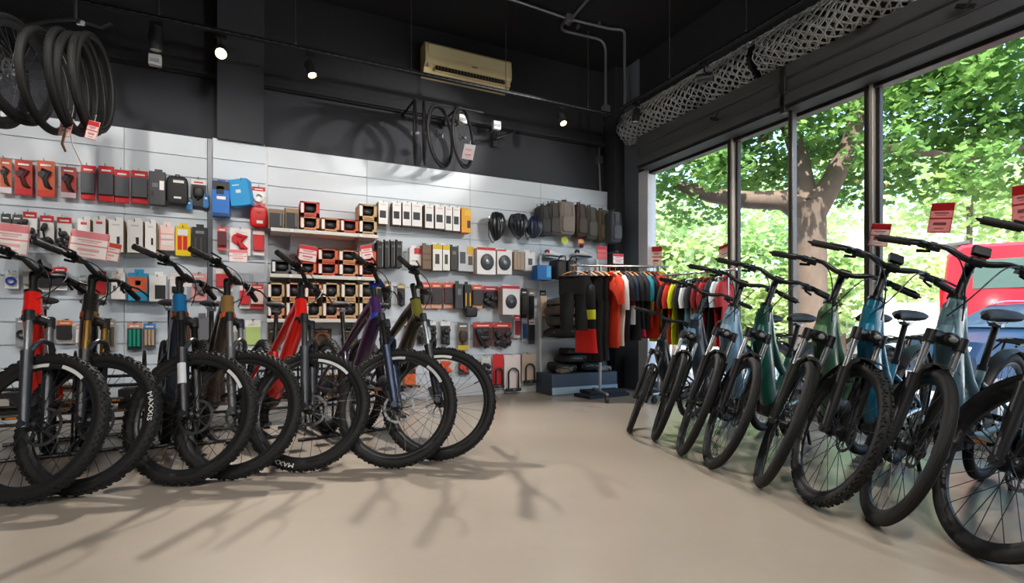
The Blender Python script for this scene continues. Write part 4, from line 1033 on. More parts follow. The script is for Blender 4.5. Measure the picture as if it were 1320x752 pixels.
row(g, 'third row left of pilaster', '', 'pack', [
 card((4, 22, 350, 372), 'blue and white round blister card', card=PALE, item=C('#2746a8'), shape='ring'),
 card((29, 47, 344, 372), 'cream card with a grey part', card=C('#ddd6c8'), item=C('#8c8a86'), shape='block'),
 card((48, 66, 346, 376), 'red headed card with a black strap', card=PALE, head=RD, item=C('#17181c'), shape='block'), card((67, 85, 344, 374), 'red headed white card with a black block', card=PALE, head=RD, item=DK, shape='block'),
 card((98, 112, 356, 384), 'grey card with a dark tube', card=C('#b8bcc0'), item=C('#2b2d31'), shape='bars'),
 card((121, 136, 349, 386), 'white and red headed card', card=PALE, head=RD, item=C('#c42028'), shape='block'),
 box((143, 161, 351, 386), 'white box with two round cut outs', PALE, [('cut_out', C('#55565c'), (-.7, -.3, -.4, 0), (.3, .7, -.4, 0)), ('print', C('#d7b7b7'), (-.4, .4, .4, .7))], dep=.08),
 box((165, 190, 352, 388), 'orange and light blue box', C('#2f9fd0'), [('upper_print', C('#e2683f'), (-.97, .97, -.3, .72)), ('round_mark', C('#f0d9cf'), (-.25, .3, .1, .45))], dep=.07),
 box((192, 214, 355, 389), 'white box with a dark picture', PALE, [('picture', C('#2d2c2f'), (-.3, .95, -.8, .25))], dep=.08),
 card((218, 240, 358, 388), 'white headed card with black clip', card=C('#d9d7d6'), head=PALE, item=DK, shape='lump'),
 card((246, 266, 352, 388), 'pale red card with a grey hook', card=C('#d99c9c'), item=C('#6e6c70'), shape='tool')])
g = 'small packs in the bottom row left of the pilaster'
row(g, 'bottom row left of pilaster', '', 'pack', [
 card((18, 36, 410, 448), 'grey card with dark cable', card=C('#8d9096'), item=DK, shape='ring'),
 card((56, 67, 410, 452), 'narrow red and white card', card=PALE, head=RD, item=C('#bb3a3f'), shape='bars'),
 card((72, 92, 413, 443), 'orange topped card with black blister', card=C('#cfc7bd'), head=C('#d9762c'), item=DK, shape='block'),
 card((96, 106, 418, 446), 'pale card with white tube', card=C('#c8a58e'), item=PALE, shape='bars'),
 card((130, 148, 412, 452), 'grey and olive tube pack', card=C('#9b9691'), item=C('#4a4533'), shape='bars'),
 card((163, 182, 416, 452), 'pack of teal green tubes', card=C('#16302e'), head=C('#c98a72'), item=C('#118b74'), shape='bars'),
 card((184, 200, 417, 450), 'blue headed card with a beige part', card=C('#5d5a5a'), head=C('#3f7fc0'), item=C('#b59c84'), shape='bars'),
 card((230, 246, 411, 446), 'lime green headed card with a brown bottle', card=C('#8d8a86'), head=C('#c2d626'), item=C('#5a2f1c'), shape='bars'),
 box((250, 269, 409, 444), 'plain grey carton', C('#6d6d74'), [('shade_print', C('#5a5862'), (-.9, -.3, -.9, .9))], dep=.08)])  # the carton front has a darker strip on its left
g = 'goods on the pilaster'
PW = WY - .05
it = i_box((273, 296, 233, 279), C('#1f6fc4'), [('upper_print', DK, (-.95, .95, .5, .97)), ('picture', C('#0d1d33'), (-.5, .35, .25, .7)), ('print', PALE, (-.45, .55, -.05, .12)), ('lower_print', C('#15406f'), (-.9, .9, -.98, -.8))], 'deep blue box with a black top, on the pilaster', 'pack', g, dep=.12, yf=PW)
it = i_box((297, 324, 231, 265), C('#2f9ddb'), [('print', PALE, (-.3, .2, -.05, .2)), ('print_line', C('#bfe3f5'), (-.6, .1, .5, .6))], 'light blue box hanging askew on the pilaster', 'pack', g, dep=.12, yf=PW, roll=-.14, yaw=-.3)
it = i_card((325, 342, 240, 266), PALE, 'red headed white card with a round white lamp, on the pilaster', 'pack', g, head=C('#c3242e'), item=C('#e9ebe8'), shape='ring', foot=C('#d9626a'), yf=PW)
it = i_pouch((322, 345, 266, 293), C('#d01a20', .4), 'glossy red pouch below the round lamp on the pilaster', 'pack', g, stripes=[(.1, -.5, .35, .14)], yf=PW)
for r, lb, cd, im in (((280, 292, 292, 322), 'narrow red card on the pilaster', C('#d8585a'), C('#5a2026')), ((296, 323, 294, 329), 'white card with a red swoosh on the pilaster', PALE, C('#c9242b')), ((326, 341, 295, 329), 'white and red card at the right edge of the pilaster', C('#f0e4e4'), C('#d02831')),
    ((278, 300, 347, 375), 'round red and white card low on the pilaster', C('#f0dfd9'), C('#c2313a')), ((309, 322, 368, 398), 'red striped white card low on the pilaster', C('#f2e5e3'), C('#d3222c')), ((323, 340, 366, 398), 'red card beside the striped one on the pilaster', C('#d8474b'), C('#f0d8d4')), ((316, 336, 413, 452), 'white card with green print at the foot of the pilaster', C('#f1f3ee'), C('#b9d07e'))):
    i_card(r, cd, lb, 'pack', g, item=im, shape='block' if 'swoosh' not in lb else 'tool', yf=PW)

# price signs in front of the goods
def price_sign(px, py, Yp, w, h, lab, roll=0.0, red='#f4949a', body='#fff6f3'):
    p = on_Y(px, py, Yp); hook_z = p.z + h / 2
    e = tag_card(p, w, h, 0, roll, lab, 'white and pink price signs on the wall', red=red, body=body, name='price_sign', line='#eeb0b0')
    m = MB(); m.tube([(0, .004, h * .48), (0, WY - Yp - .002, h * .48 + .01)], .003, 6); m.build('sign_arm', CHROME, e)
    return e
price_sign(13, 308, 5.62, .24, .25, 'pink edged price sign at the left edge, before the pedal sets', .08)
price_sign(115, 316, 5.58, .27, .23, 'pink price sign hanging before the first white cartons', .12)
price_sign(139, 324, 5.62, .18, .16, 'smaller orange price sign overlapping the pink one', .18, red='#e2553a')
price_sign(307, 330, 5.6, .16, .12, 'small pale sign low before the white card with red swoosh', 0.0)
price_sign(233, 361, 5.5, .17, .12, 'plain white sign behind the blue headed bike', 0.0, red='#e9dede', body='#f3efee')

# ---- shelves of helmet style boxes
def shelf(pxa, pxb, py, label, dep=.34):
    Yf = WY - dep; a = on_Y(pxa, py, Yf); b = on_Y(pxb, py, Yf); z = on_Y((pxa + pxb) / 2, py, Yf).z
    root = empty('wall_shelf', ((a.x + b.x) / 2, WY, z)); tag(root, label, 'shelf', 'shelves of boxes on the slat wall'); w = b.x - a.x
    m = MB(); m.box((0, -dep / 2, 0), (w, dep, .022), b=.003); m.box((0, -dep - .004, .004), (w, .008, .036), b=.002); m.build('board', C('#d8d5d0', .5), root, smooth=False)
    for s in (-.32, .32):
        m = MB(); m.prism([(0, 0), (-dep * .85, 0), (-dep * .85, -.015), (0, -.14)], s * w - .003, s * w + .003, lambda u, v, t: (t, u, v - .011)); m.build('bracket', C('#c9cbce', .4), root, smooth=False)
        m = MB(); m.box((s * w, -dep - .012, .002), (.03, .012, .03)); m.build('ticket_clip', WHITE, root)
    return z + .011, Yf, ((a.x + b.x) / 2, w)
def display_box(rect, Yf, zb, body, label, group, window=True, left_white=True, dep=.24, yaw=0.0, cat='box'):
    """carton with a cut-out window showing the dark article inside"""
    x0, x1, y0, y1 = rect; a = on_Y(x0, y1, Yf); b = on_Y(x1, y1, Yf); w = b.x - a.x; h = (y1 - y0) / FPX * (Yf / (CS - SN * ((x0 + x1) / 2 - 660) / FPX))
    e = empty('display_box', ((a.x + b.x) / 2, Yf + dep / 2 + .004, zb), (0, 0, yaw)); tag(e, label, cat, group)
    m = MB(); t = .006
    m.box((0, dep / 2 - t / 2, h / 2), (w, t, h), b=.001); m.box((-w / 2 + t / 2, 0, h / 2), (t, dep, h), b=.001); m.box((w / 2 - t / 2, 0, h / 2), (t, dep, h), b=.001); m.box((0, 0, t / 2), (w, dep, t), b=.001); m.box((0, 0, h - t / 2), (w, dep, t), b=.001)
    y = -dep / 2 + t / 2
    m.box((-w * .39, y, h / 2), (w * .2, t, h), b=.001); m.box((w * .41, y, h / 2), (w * .16, t, h), b=.001); m.box((0, y, h * .13), (w, t, h * .24), b=.001); m.box((0, y, h * .95), (w, t, h * .1), b=.001)
    m.box((w * .3, y, h * .3), (w * .1, t, h * .14), rot=Matrix.Rotation(.7, 3, 'Y'), b=.001)
    m.build('carton', body, e, smooth=False)
    m = MB(); m.sphere((.0, -.01, h * .52), (w * .74, dep * .84, h * .62), e=.8, n=18, k=10)
    for q in (-.24, -.08, .08, .24): m.tube([(q * w, -dep * .36, h * .3), (q * w * 1.05, -dep * .44, h * .52), (q * w, -dep * .36, h * .74)], w * .028, 6)
    m.build('article', M('#232427', .45), e)
    if left_white: m = MB(); m.box((-w * .39, -dep / 2 - .001, h * .55), (w * .14, .002, h * .66), b=.0004); m.build('white_label', PALE, e, smooth=False)
    m = MB(); m.box((.02 * w, -dep / 2 - .001, h * .12), (w * .5, .0016, h * .05), b=.0003); m.build('print', C('#7c3c25'), e, smooth=False)
    return e, h
ORB = C('#d9623f', .6); ORT = C('#d59268', .65); TANB = C('#c8a87c', .7)
g = 'boxes on the top shelf'
S1 = shelf(349, 488, 301, 'top white shelf of boxes right of the pilaster')
z1, Y1, _ = S1
for rect, col, lab, yw, lw in (((346, 366, 268, 298), C('#8d755c', .75), 'brown kraft box turned sideways, leftmost on the top shelf', .0, False), ((368, 385, 264, 297), C('#a08562', .75), 'taller kraft box turned sideways on the top shelf', 0, False)):
    w = on_Y(rect[1], 290, Y1).x - on_Y(rect[0], 290, Y1).x; h = (rect[3] - rect[2]) / FPX * 5.3; p = on_Y((rect[0] + rect[1]) / 2, 290, Y1)
    e = empty('kraft_box', (p.x, Y1 + .13, z1)); tag(e, lab, 'box', g)
    m = MB(); m.loft([[Vector((sx * w / 2, y, zz)) for sx, zz in ((-1, 0), (1, 0), (1, hh), (-1, hh))] for y, hh in ((.12, h), (-.115, h * .82))], 0); m.build('carton', col, e, smooth=False)
    m = MB(); m.box((-.0, -.117, h * .36), (w * .86, .004, h * .6), b=.001); m.build('dark_panel', C('#2f3034'), e, smooth=False)
    m = MB(); m.box((w * .3, -.1195, h * .4), (w * .12, .003, h * .5), b=.001); m.build('panel_stripe', C('#6a6f78'), e, smooth=False)
def stack(g, where, Yf, zb, cols):
    for k, (x0, x1, rows) in enumerate(cols):
        z = zb
        for lev, (y0, y1, body, lk) in enumerate(rows):
            pos = '' if len(rows) == 1 else (' lower', ' upper')[lev]
            e, h = display_box((x0, x1, y0, y1), Yf, z, body, '%s,%s in %s column, %s' % (lk, pos, nth(k), where) if pos else '%s, alone in %s column, %s' % (lk, nth(k), where), g)
            z += h + .001
stack(g, 'top shelf', Y1, z1, [
 (387, 412, [(280, 299, ORT, 'salmon window box'), (260, 279, C('#d24a45'), 'red window box')]),
 (414, 438, [(282, 301, ORT, 'salmon window box')]), (439, 462, [(284, 303, ORB, 'orange window box')]),
 (463, 486, [(286, 306, TANB, 'tan window box'), (265, 285, TANB, 'tan window box')])])
g = 'boxes on the middle shelf'
S2 = shelf(348, 486, 358, 'middle white shelf of boxes right of the pilaster'); z2, Y2, _ = S2
stack(g, 'middle shelf', Y2, z2, [
 (350, 376, [(336, 355, C('#54565b'), 'dark grey window box')]),
 (385, 408, [(338, 356, ORB, 'orange window box partly behind a handlebar'), (319, 337, ORB, 'orange window box behind a red and white tag')]),
 (410, 436, [(339, 357, ORB, 'orange window box'), (320, 338, ORB, 'orange window box with a reddish side')]),
 (437, 462, [(340, 358, ORT, 'salmon window box'), (322, 339, ORT, 'salmon window box')]),
 (463, 485, [(341, 359, ORB, 'orange window box'), (322, 340, ORB, 'orange window box half behind a grip')])])
g = 'boxes on the lower shelf'
S3 = shelf(344, 486, 414, 'lower white shelf of boxes right of the pilaster'); z3, Y3, _ = S3
cols = []
for i, x in enumerate((345, 369, 393, 416, 440, 463)):
    cols.append((x, x + 22, [(389, 413, TANB if i % 3 else ORT, 'tan window box' if i % 3 else 'salmon window box'), (364, 388, ORT if i in (1, 2) else TANB, 'salmon window box' if i in (1, 2) else 'tan window box')]))
stack(g, 'lower shelf', Y3, z3, cols)
tag_card(on_Y(397, 327, Y2 - .004), .17, .16, 0, .12, 'red and white sign stuck on the middle shelf boxes', 'shelf signs', red='#d8323c')
tag_card(on_Y(473, 325, Y2 - .004), .12, .15, 0, -.2, 'red and white sign at the right end of the middle shelf', 'shelf signs', red='#d8323c')

# ---- right of the shelves
g = 'white cartons in the top row right of the shelves'
wp = lambda r: box(r, 'white carton with a dark picture', C('#f0efee'), [('picture', C('#2a2c33'), (-.75, .6, -.45, .2)), ('print', C('#e3c9c6'), (-.6, .6, .7, .8))], sides=C('#7a675a', .7), dep=.13)
row(g, 'top row right of shelves', '', 'carton', [wp((488, 500, 260, 289)), wp((506, 517, 261, 290)), wp((519, 530, 261, 291)), wp((531, 544, 262, 292)), wp((548, 559, 264, 294)), wp((561, 573, 265, 295)), wp((574, 583, 266, 297)), wp((584, 593, 267, 298)),
 box((595, 607, 269, 300), 'narrow orange and yellow carton', C('#e9a51e'), [('front_patch', C('#e8c23c'), (-.4, .9, .4, .95)), ('picture', C('#33322f'), (.2, .9, -.6, .0))], sides=C('#d97f14'), dep=.12)])
g = 'packs in the second row right of the shelves'
dkp = lambda r, lk: box(r, lk, C('#2b2a29'), [('edge_stripe', C('#9aa0a6'), (.75, .97, -.9, .9)), ('print', C('#5c5a55'), (-.6, .4, .5, .7))], dep=.15)
yw = lambda r, lk: box(r, lk, C('#eceae4'), [('yellow_top', C('#e5c21e'), (-.97, .97, .62, .98)), ('picture', C('#3f3a34'), (-.5, .4, -.5, .25))], sides=C('#8d7f70', .7), dep=.14)
row(g, 'second row right of shelves', '', 'pack', [
 dkp((486, 494, 312, 345), 'slim black pack'), dkp((496, 502, 311, 345), 'slim black pack'), dkp((504, 509, 311, 344), 'slim black pack'), dkp((511, 519, 311, 345), 'wider black pack with a pale edge'),
 box((528, 543, 320, 342), 'white and red price pack', C('#f3efee'), [('red_top', C('#d63a42'), (-.2, .98, .3, .98)), ('print', C('#c9c2c2'), (-.7, .5, -.6, -.4))], dep=.06),
 box((545, 556, 316, 347), 'brown striped carton', C('#85705f', .7), [('stripe', C('#6c5646'), (-.9, .9, .2, .3), (-.9, .9, -.3, -.2))], dep=.12),
 yw((558, 570, 315, 349), 'white and yellow carton'), yw((571, 580, 316, 349), 'white and yellow carton'),
 box((581, 590, 318, 348), 'dark olive carton', C('#37362f'), [('print', C('#75745f'), (-.5, .5, .3, .6))], dep=.12),
 box((591, 611, 317, 350), 'grey blister, yellow corner', C('#c9ccd2'), [('yellow_patch', C('#e0b32a'), (.1, .95, .35, .95)), ('picture', C('#4a4f57'), (-.8, -.1, -.4, .5)), ('picture_two', C('#5b4a3a'), (.25, .8, -.5, .2))], dep=.07),
 box((615, 639, 320, 354), 'red topped white box with chainring', C('#f0eeed'), [('red_header', RD, (-.98, .98, .84, 1.05))], sides=C('#cfc4bd', .6), dep=.14),
 box((641, 660, 322, 354), 'white box with grey chainring', C('#f0eeed'), [('red_header', C('#d8454c'), (-.98, .2, .86, 1.0))], sides=C('#cfc4bd', .6), dep=.14),
 box((663, 676, 325, 348), 'beige carton', C('#b7a48f', .7), [('stripe', C('#9d8a76'), (-.5, -.4, -.9, .9), (.2, .3, -.9, .9))], dep=.1),
 box((677, 690, 325, 349), 'white box, small dark ring', C('#efedeb'), [('picture', C('#57595d'), (-.4, .4, -.4, .3))], dep=.1)])
def disc(px, py, Yp, r, lab):
    e = empty('chainring', on_Y(px, py, Yp)); tag(e, lab, 'chainring', 'chainrings on white boxes')
    m = MB(); m.lathe([(0, -.016), (r * .35, -.018), (r * .5, -.012), (r * .8, -.016), (r, -.008), (r, 0), (0, 0)], 28); m.map(lambda p: Vector((p.x, p.y, p.z * 1.15))); m.build('body', M('#303236', .4), e)
    m = MB(); m.lathe([(0, -.022), (r * .3, -.019), (r * .32, -.012)], 20); m.build('boss', M('#6d6f72', .3, .6), e)
disc(628, 338, WY - .05 - .14 - .001, .085, 'dark round chainring showing on the red topped white box')
disc(650.5, 339, WY - .05 - .14 - .001, .08, 'grey round chainring showing on the white box beside it')
disc(659, 389, WY - .05 - .14 - .001, .075, 'dark round chainring showing on the white box in the third row')
g = 'packs in the third row right of the shelves'
orp = lambda r, lk: card(r, lk, card=C('#d94f2b'), head=C('#e8603a'), item=C('#3a3134'), shape='block', foot=C('#d8a487'))
row(g, 'third row right of shelves', '', 'pack', [
 card((487, 494, 364, 398), 'narrow pale card with a dark strip', card=C('#b9a98f'), item=DK, shape='bars'), card((496, 505, 363, 396), 'tan headed card with a dark lump', card=C('#4b4640'), head=C('#9a7b4f'), item=DK, shape='cluster'), card((513, 523, 366, 394), 'yellowish headed black card', card=C('#35332f'), head=C('#b9a75a'), item=DK, shape='cluster'),
 orp((543, 556, 364, 398), 'orange card with a dark block'), orp((557, 570, 364, 398), 'orange card with a dark block'), orp((573, 585, 364, 398), 'orange card with a pale head'),
 box((587, 597, 366, 398), 'slim dark grey carton', C('#3a3c40'), [('print', C('#72757a'), (-.4, .5, .1, .6))], dep=.08),
 box((599, 608, 367, 398), 'black pack with two yellow bars', C('#222120'), [('bar', C('#e0a51f'), (-.8, -.45, -.8, .3), (.4, .75, -.8, .3))], dep=.07),
 orp((610, 623, 367, 399), 'orange card with a grey block'),
 card((624, 643, 369, 396), 'black gloves on a red headed card', card=C('#3c2f30'), head=RD, item=DK, shape='cluster'),
 box((648, 670, 370, 406), 'white box under red header', C('#efeceb'), [('red_header', RD, (-1.2, .98, .86, 1.06))], sides=C('#bca79a', .6), dep=.14),
 card((673, 681, 372, 411), 'long black strap card', card=C('#1f1f21'), item=C('#4b4846'), shape='bars'), card((683, 690, 373, 411), 'long dark strap card with a pale clip', card=C('#26241f'), head=C('#8f8574'), item=DK, shape='bars'),
 card((697, 705, 374, 408), 'beige and brown card', card=C('#d6bfa4'), head=C('#3a2f26'), item=C('#cbb49a'), shape='block')])
g = 'packs in the fourth row right of the shelves'
tagd = lambda r, lk: card(r, lk, card=C('#2b2a2c'), head=C('#ece9e6'), item=DK, shape='cluster')
row(g, 'fourth row right of shelves', '', 'pack', [
 tagd((522, 533, 414, 442), 'black pack with long white ticket'), tagd((538, 549, 416, 444), 'black pack with a white ticket'), tagd((551, 563, 414, 441), 'black pack with a large white ticket'), tagd((569, 581, 414, 444), 'dark pack with a white ticket'),
 card((591, 605, 416, 452), 'brown pack with a yellow foot', card=C('#6c655c'), item=C('#3a2c22'), foot=C('#c9b02c'), shape='lump'),
 card((611, 636, 416, 447), 'bottle cages on red headed card', card=C('#4a2426'), head=C('#cf3a2b'), item=DK, shape='cluster'), card((638, 660, 416, 447), 'bottle cages on red headed card', card=C('#4a2426'), head=C('#cf3a2b'), item=DK, shape='cluster'),
 card((664, 672, 406, 436), 'red and white narrow card', card=C('#d9d0d4'), head=C('#c02436'), item=C('#8a2436'), shape='bars'), card((674, 681, 410, 441), 'blue sock pair on a pale card', card=C('#c7ccd4'), item=C('#2f4f86'), shape='bars'), card((683, 691, 412, 444), 'black and white sock pair', card=C('#3a3c42'), head=PALE, item=C('#1d1f24'), shape='bars')])
it = i_pouch((601, 616, 396, 409), C('#141415', .5), 'small black round pouch under the third row', 'pouch', 'loose pouches', dep=.08)
g = 'packs in the lowest row right of the shelves'
row(g, 'lowest row right of shelves', '', 'pack', [
 box((522, 536, 466, 500), 'orange tool box with a white top', C('#d9652e'), [('white_top', PALE, (-.95, .95, .45, .95)), ('band', C('#3a2a22'), (-.95, .95, .05, .4))], dep=.1),
 card((566, 586, 462, 484), 'white card with an orange hand pump', card=C('#cfcdca'), item=C('#e05a32'), shape='tool'), card((592, 606, 466, 484), 'dark card with a red tool', card=C('#3b3a3c'), item=C('#d9452c'), shape='tool'),
 card((622, 634, 460, 486), 'white card with black hooks', card=C('#d8d4d2'), item=DK, shape='cluster')])
def ulock(rect, lab, body, Yp=WY - .09):
    x0, x1, y0, y1 = rect; a = on_Y(x0, y1, Yp); b = on_Y(x1, y1, Yp); t = on_Y((x0 + x1) / 2, y0, Yp); w = b.x - a.x; h = t.z - a.z
    e = empty('bicycle_lock', ((a.x + b.x) / 2, Yp, a.z)); tag(e, lab, 'lock', 'locks at the foot of the slat wall')
    m = MB(); m.box((0, .035, h * .55), (w * 1.05, .004, h * 1.0), b=.001); m.build('backing_card', body, e, smooth=False)
    m = MB(); m.tube([(-w * .32, 0, h * .06), (-w * .32, 0, h * .5)] + [(-w * .32 * math.cos(q * PI / 8), 0, h * .5 + w * .32 * math.sin(q * PI / 8)) for q in range(1, 8)] + [(w * .32, 0, h * .5), (w * .32, 0, h * .06)], .011, 8); m.build('shackle', M('#1a1b1d', .4), e)
    m = MB(); m.cyl((-w * .46, 0, h * .04), (w * .46, 0, h * .04), .02, n=14); m.build('crossbar', M('#222325', .4), e)
    m = MB(); m.box((0, -.02, h * .04), (.03, .006, .02)); m.build('key_cover', M('#8a8c8f', .3, .6), e)
    hook((a.x + b.x) / 2, t.z + .0, WY, .06)
ulock((637, 650, 459, 500), 'tall black lock on a red card, left of the pair', C('#d2222a')); ulock((652, 672, 460, 505), 'black U lock on a red and white card', C('#e5d6d2')); ulock((675, 692, 458, 494), 'dark cable lock on a pale orange card', C('#e0c9b4'))
# more boxes and floor goods behind the bikes (seen through the wheels)
g = 'low packs behind the left bikes'
for i, (r, lk, cd, im, sh) in enumerate((((345, 362, 424, 452), 'olive bottle with a dark cap', C('#6b6148'), C('#3c3526'), 'bars'), ((402, 428, 424, 448), 'bronze helmet lamp pack', C('#59483a'), C('#8a5a3c'), 'ring'), ((442, 462, 424, 452), 'dark card with brown tool', C('#4a4a4d'), C('#7a5b3c'), 'tool'), ((300, 312, 420, 452), 'pale tube pack', C('#d5d2cc'), C('#a7a59f'), 'bars'))):
    i_card(r, cd, '%s in the low row below the box shelves' % lk, 'pack', g, item=im, shape=sh)

# ---- helmets
def helmet(px, py, Yp, w, h, d, lab, yaw, col='#1c1e22', acc='#7f8792'):
    c = on_Y(px, py, Yp); e = empty('bicycle_helmet', c, (.12, 0, yaw)); tag(e, lab, 'helmet', 'helmets hung on the wall')
    # ribs run front to back over the skull; pointed tail down
    m = MB()
    for k in range(-3, 4):
        a = k * .38; pts = []
        for q in range(13):
            t = -1.25 + 2.6 * q / 12
            r = 1 - .12 * max(0, t) ** 2
            x = math.sin(a) * w * .5 * math.cos(t) ** .35 * (1 if t < .0 else 1 - .62 * t); y = -math.cos(a) * d * .55 * math.cos(t) ** .7; z = -math.sin(t) * h * .52
            pts.append((x, y, z))
        m.tube(pts, [.008 + .014 * math.sin(PI * q / 12) for q in range(13)], 8, flat=1.25)
    m.tube([(math.cos(2 * PI * q / 28) * w * .5 * (1 - .6 * (math.sin(2 * PI * q / 28) < 0) * abs(math.sin(2 * PI * q / 28))), -.012, math.sin(2 * PI * q / 28) * h * .5) for q in range(28)], .016, 8, closed=True)
    m.build('shell', M(col, .3, coat=.4), e)
    m = MB(); m.sphere((0, .0, 0), (w * .86, d * .8, h * .86), n=18, k=10); m.map(lambda p: Vector((p.x * (1 - .6 * max(0, -p.z / h * 1.6)), p.y, p.z))); m.build('liner', M('#0e0f11', .8), e)
    m = MB()
    for k in (-1, 1): m.tube([(k * w * .1, -d * .5, h * .3), (k * w * .24, -d * .5, h * .1), (k * w * .2, -d * .46, -h * .12)], [.01, .016, .008], 8, flat=.6)
    m.build('light_panel', M(acc, .3), e)
    m = MB()
    for k in (-1, 1): m.tube([(k * w * .46, .03, .05), (k * w * .3, .05, -h * .4), (0, .05, -h * .62)], .006, 6, flat=.5)
    m.build('chin_strap', BLACK, e)
    hook(c.x, c.z + h * .4, WY, WY - Yp + .02)
helmet(639, 292, WY - .17, .19, .32, .2, 'black and white helmet, leftmost of the hanging helmets', 0.1, acc='#c9ced6')
helmet(668, 291, WY - .17, .22, .27, .22, 'dark blue grey helmet in the middle of the hanging helmets', -.5, '#20242e', '#8f99ab')
helmet(686, 293, WY - .2, .2, .25, .2, 'navy and white helmet beside the grey backpack', .5, '#1d2740', '#c5ccd8')

# ---- backpacks and pannier bags
def backpack(rect, col, lab, dep=.2, Yb=WY, yaw=0.0, acc='#3c3a38', name='backpack'):
    x0, x1, y0, y1 = rect; Yp = Yb - dep - .03; a = on_Y(x0, y1, Yp); b = on_Y(x1, y1, Yp); t = on_Y((x0 + x1) / 2, y0, Yp); w = b.x - a.x; h = t.z - a.z
    e = empty(name, ((a.x + b.x) / 2, Yb - .03 - dep / 2, a.z + h / 2), (0, 0, yaw)); tag(e, lab, 'bag', 'bags hanging at the right end of the wall')
    m = MB(); m.sphere((0, 0, 0), (w, dep, h), e=.34, n=26, k=16)
    m.map(lambda p: Vector((p.x * (1 - .1 * (p.z > 0) * (p.z / h)), p.y, p.z)))
    m.build('body', M(col, .75, var=.12, scale=18, bump=.15), e)
    m = MB(); m.sphere((0, -dep * .42, -h * .17), (w * .78, dep * .4, h * .5), e=.4, n=20, k=12); m.build('front_pocket', M(col, .75, var=.12, scale=18, bump=.15), e)
    m = MB(); m.tube([(-w * .3, -dep * .6, h * .02), (0, -dep * .64, h * .045), (w * .3, -dep * .6, h * .02)], .005, 6); m.build('zip', M(acc, .4, .3), e)
    m = MB(); m.tube([(-w * .14, 0, h * .47), (-w * .1, 0, h * .56), (w * .1, 0, h * .56), (w * .14, 0, h * .47)], .011, 8); m.build('handle', BLACK, e)
    for s in (-1, 1):
        m = MB(); m.tube([(s * w * .25, -dep * .47, h * .42), (s * w * .27, -dep * .6, h * .12), (s * w * .26, -dep * .5, -h * .42)], .011, 6, flat=.5); m.build('strap', M(acc, .6), e)
    hook((a.x + b.x) / 2, t.z + .03, Yb, .06 + dep / 2)
    return e
backpack((697, 711, 264, 303), '#3a3a3c', 'black bag beside the navy helmet, leftmost of the hanging bags')
backpack((708, 724, 261, 303), '#4a4744', 'charcoal bag squeezed behind the grey backpack', dep=.16)
backpack((722, 743, 259, 302), '#80766f', 'light grey backpack with a strap across, second from the helmets', acc='#8f857e')
backpack((744, 758, 262, 304), '#4a4037', 'brown black bag right of the light grey backpack')
backpack((757, 772, 266, 308), '#504e47', 'dark olive bag in the middle of the right group')
backpack((772, 788, 270, 311), '#5e523e', 'olive brown bag second from the dark corner')
backpack((789, 803, 272, 312), '#50535a', 'dark grey bag against the dark corner column', Yb=WY - .18)
for px, py, w, h, lab, cols in ((728, 310, .1, .1, 'yellow round ticket under the light grey backpack', 'y'), (749, 309, .11, .14, 'red and orange hang card under the brown black bag', 'r')):
    p = on_Y(px, py, WY - .1); e = empty('hang_card', p); tag(e, lab, 'card', 'hang cards under the bags')
    m = MB()
    if cols == 'y': m.cyl((0, 0, 0), (0, .004, 0), .05, n=28); m.build('card', C('#d6e04a'), e); m = MB(); m.cyl((0, -.002, 0), (0, 0, 0), .03, n=20); m.build('print', C('#c3cf3a'), e)
    else: m.box((0, 0, 0), (w, .004, h), b=.001); m.build('card', C('#d8352c'), e); m = MB(); m.box((0, -.003, -.02), (w * .8, .003, h * .35), b=.0005); m.build('print', C('#e8c48a'), e); m = MB(); m.sphere((0, -.01, -h * .62), (w * .6, .03, h * .35), e=.8); m.build('buckle', DKM, e)
    hook(p.x, p.z + h / 2, WY, .1)
tag_card(on_Y(776, 326, 5.5), .15, .17, 0, 0.0, 'red sale sign standing behind the clothes rail', 'sale signs', red='#c92a33', body='#dd6b6b', name='sale_sign', string=(.0, .39, .1))
tag_card(on_Y(797, 334, 5.4), .17, .13, 0, 0.0, 'white sale sign with a red top near the corner column', 'sale signs', red='#d42b36', body='#f2eeec', name='sale_sign', string=(.0, .47, .08))

# ---- tall shelf unit with folded goods at the right end
xa_, xb_ = on_Y(697, 400, WY - .05).x, on_Y(770, 400, WY - .05).x
ux = (xa_ + xb_) / 2; uw = xb_ - xa_
u = empty('shelf_unit', (ux, WY - .02, 0)); tag(u, 'white and glass shelf unit with bags stacked on it, right of the locks', 'shelf unit')
m = MB(); m.box((0, -.2, .13), (uw + .1, .4, .26), b=.006); m.build('plinth', C('#3c4a5c', .5), u, smooth=False)
m = MB(); m.box((0, -.405, .05), (uw + .1, .012, .09), b=.003); m.build('kick_board', C('#a9bccb', .4), u, smooth=False)
for s in (-1, 1):
    m = MB(); m.box((s * uw / 2, -.02, 1.0), (.03, .03, 1.5)); m.build('upright', C('#dfe1e4', .4), u, smooth=False)
SHZ = [on_Y(735, 437, WY - .38).z, on_Y(735, 362, WY - .38).z]
for z in SHZ:
    m = MB(); m.box((0, -.21, z), (uw, .36, .012), b=.003); m.build('shelf_board', M('#b9c6cc', .12, spec=.7), u, smooth=False)
    m = MB(); m.tube([(-uw / 2, -.395, z + .004), (uw / 2, -.395, z + .004)], .006, 6); m.build('front_rail', CHROME, u)
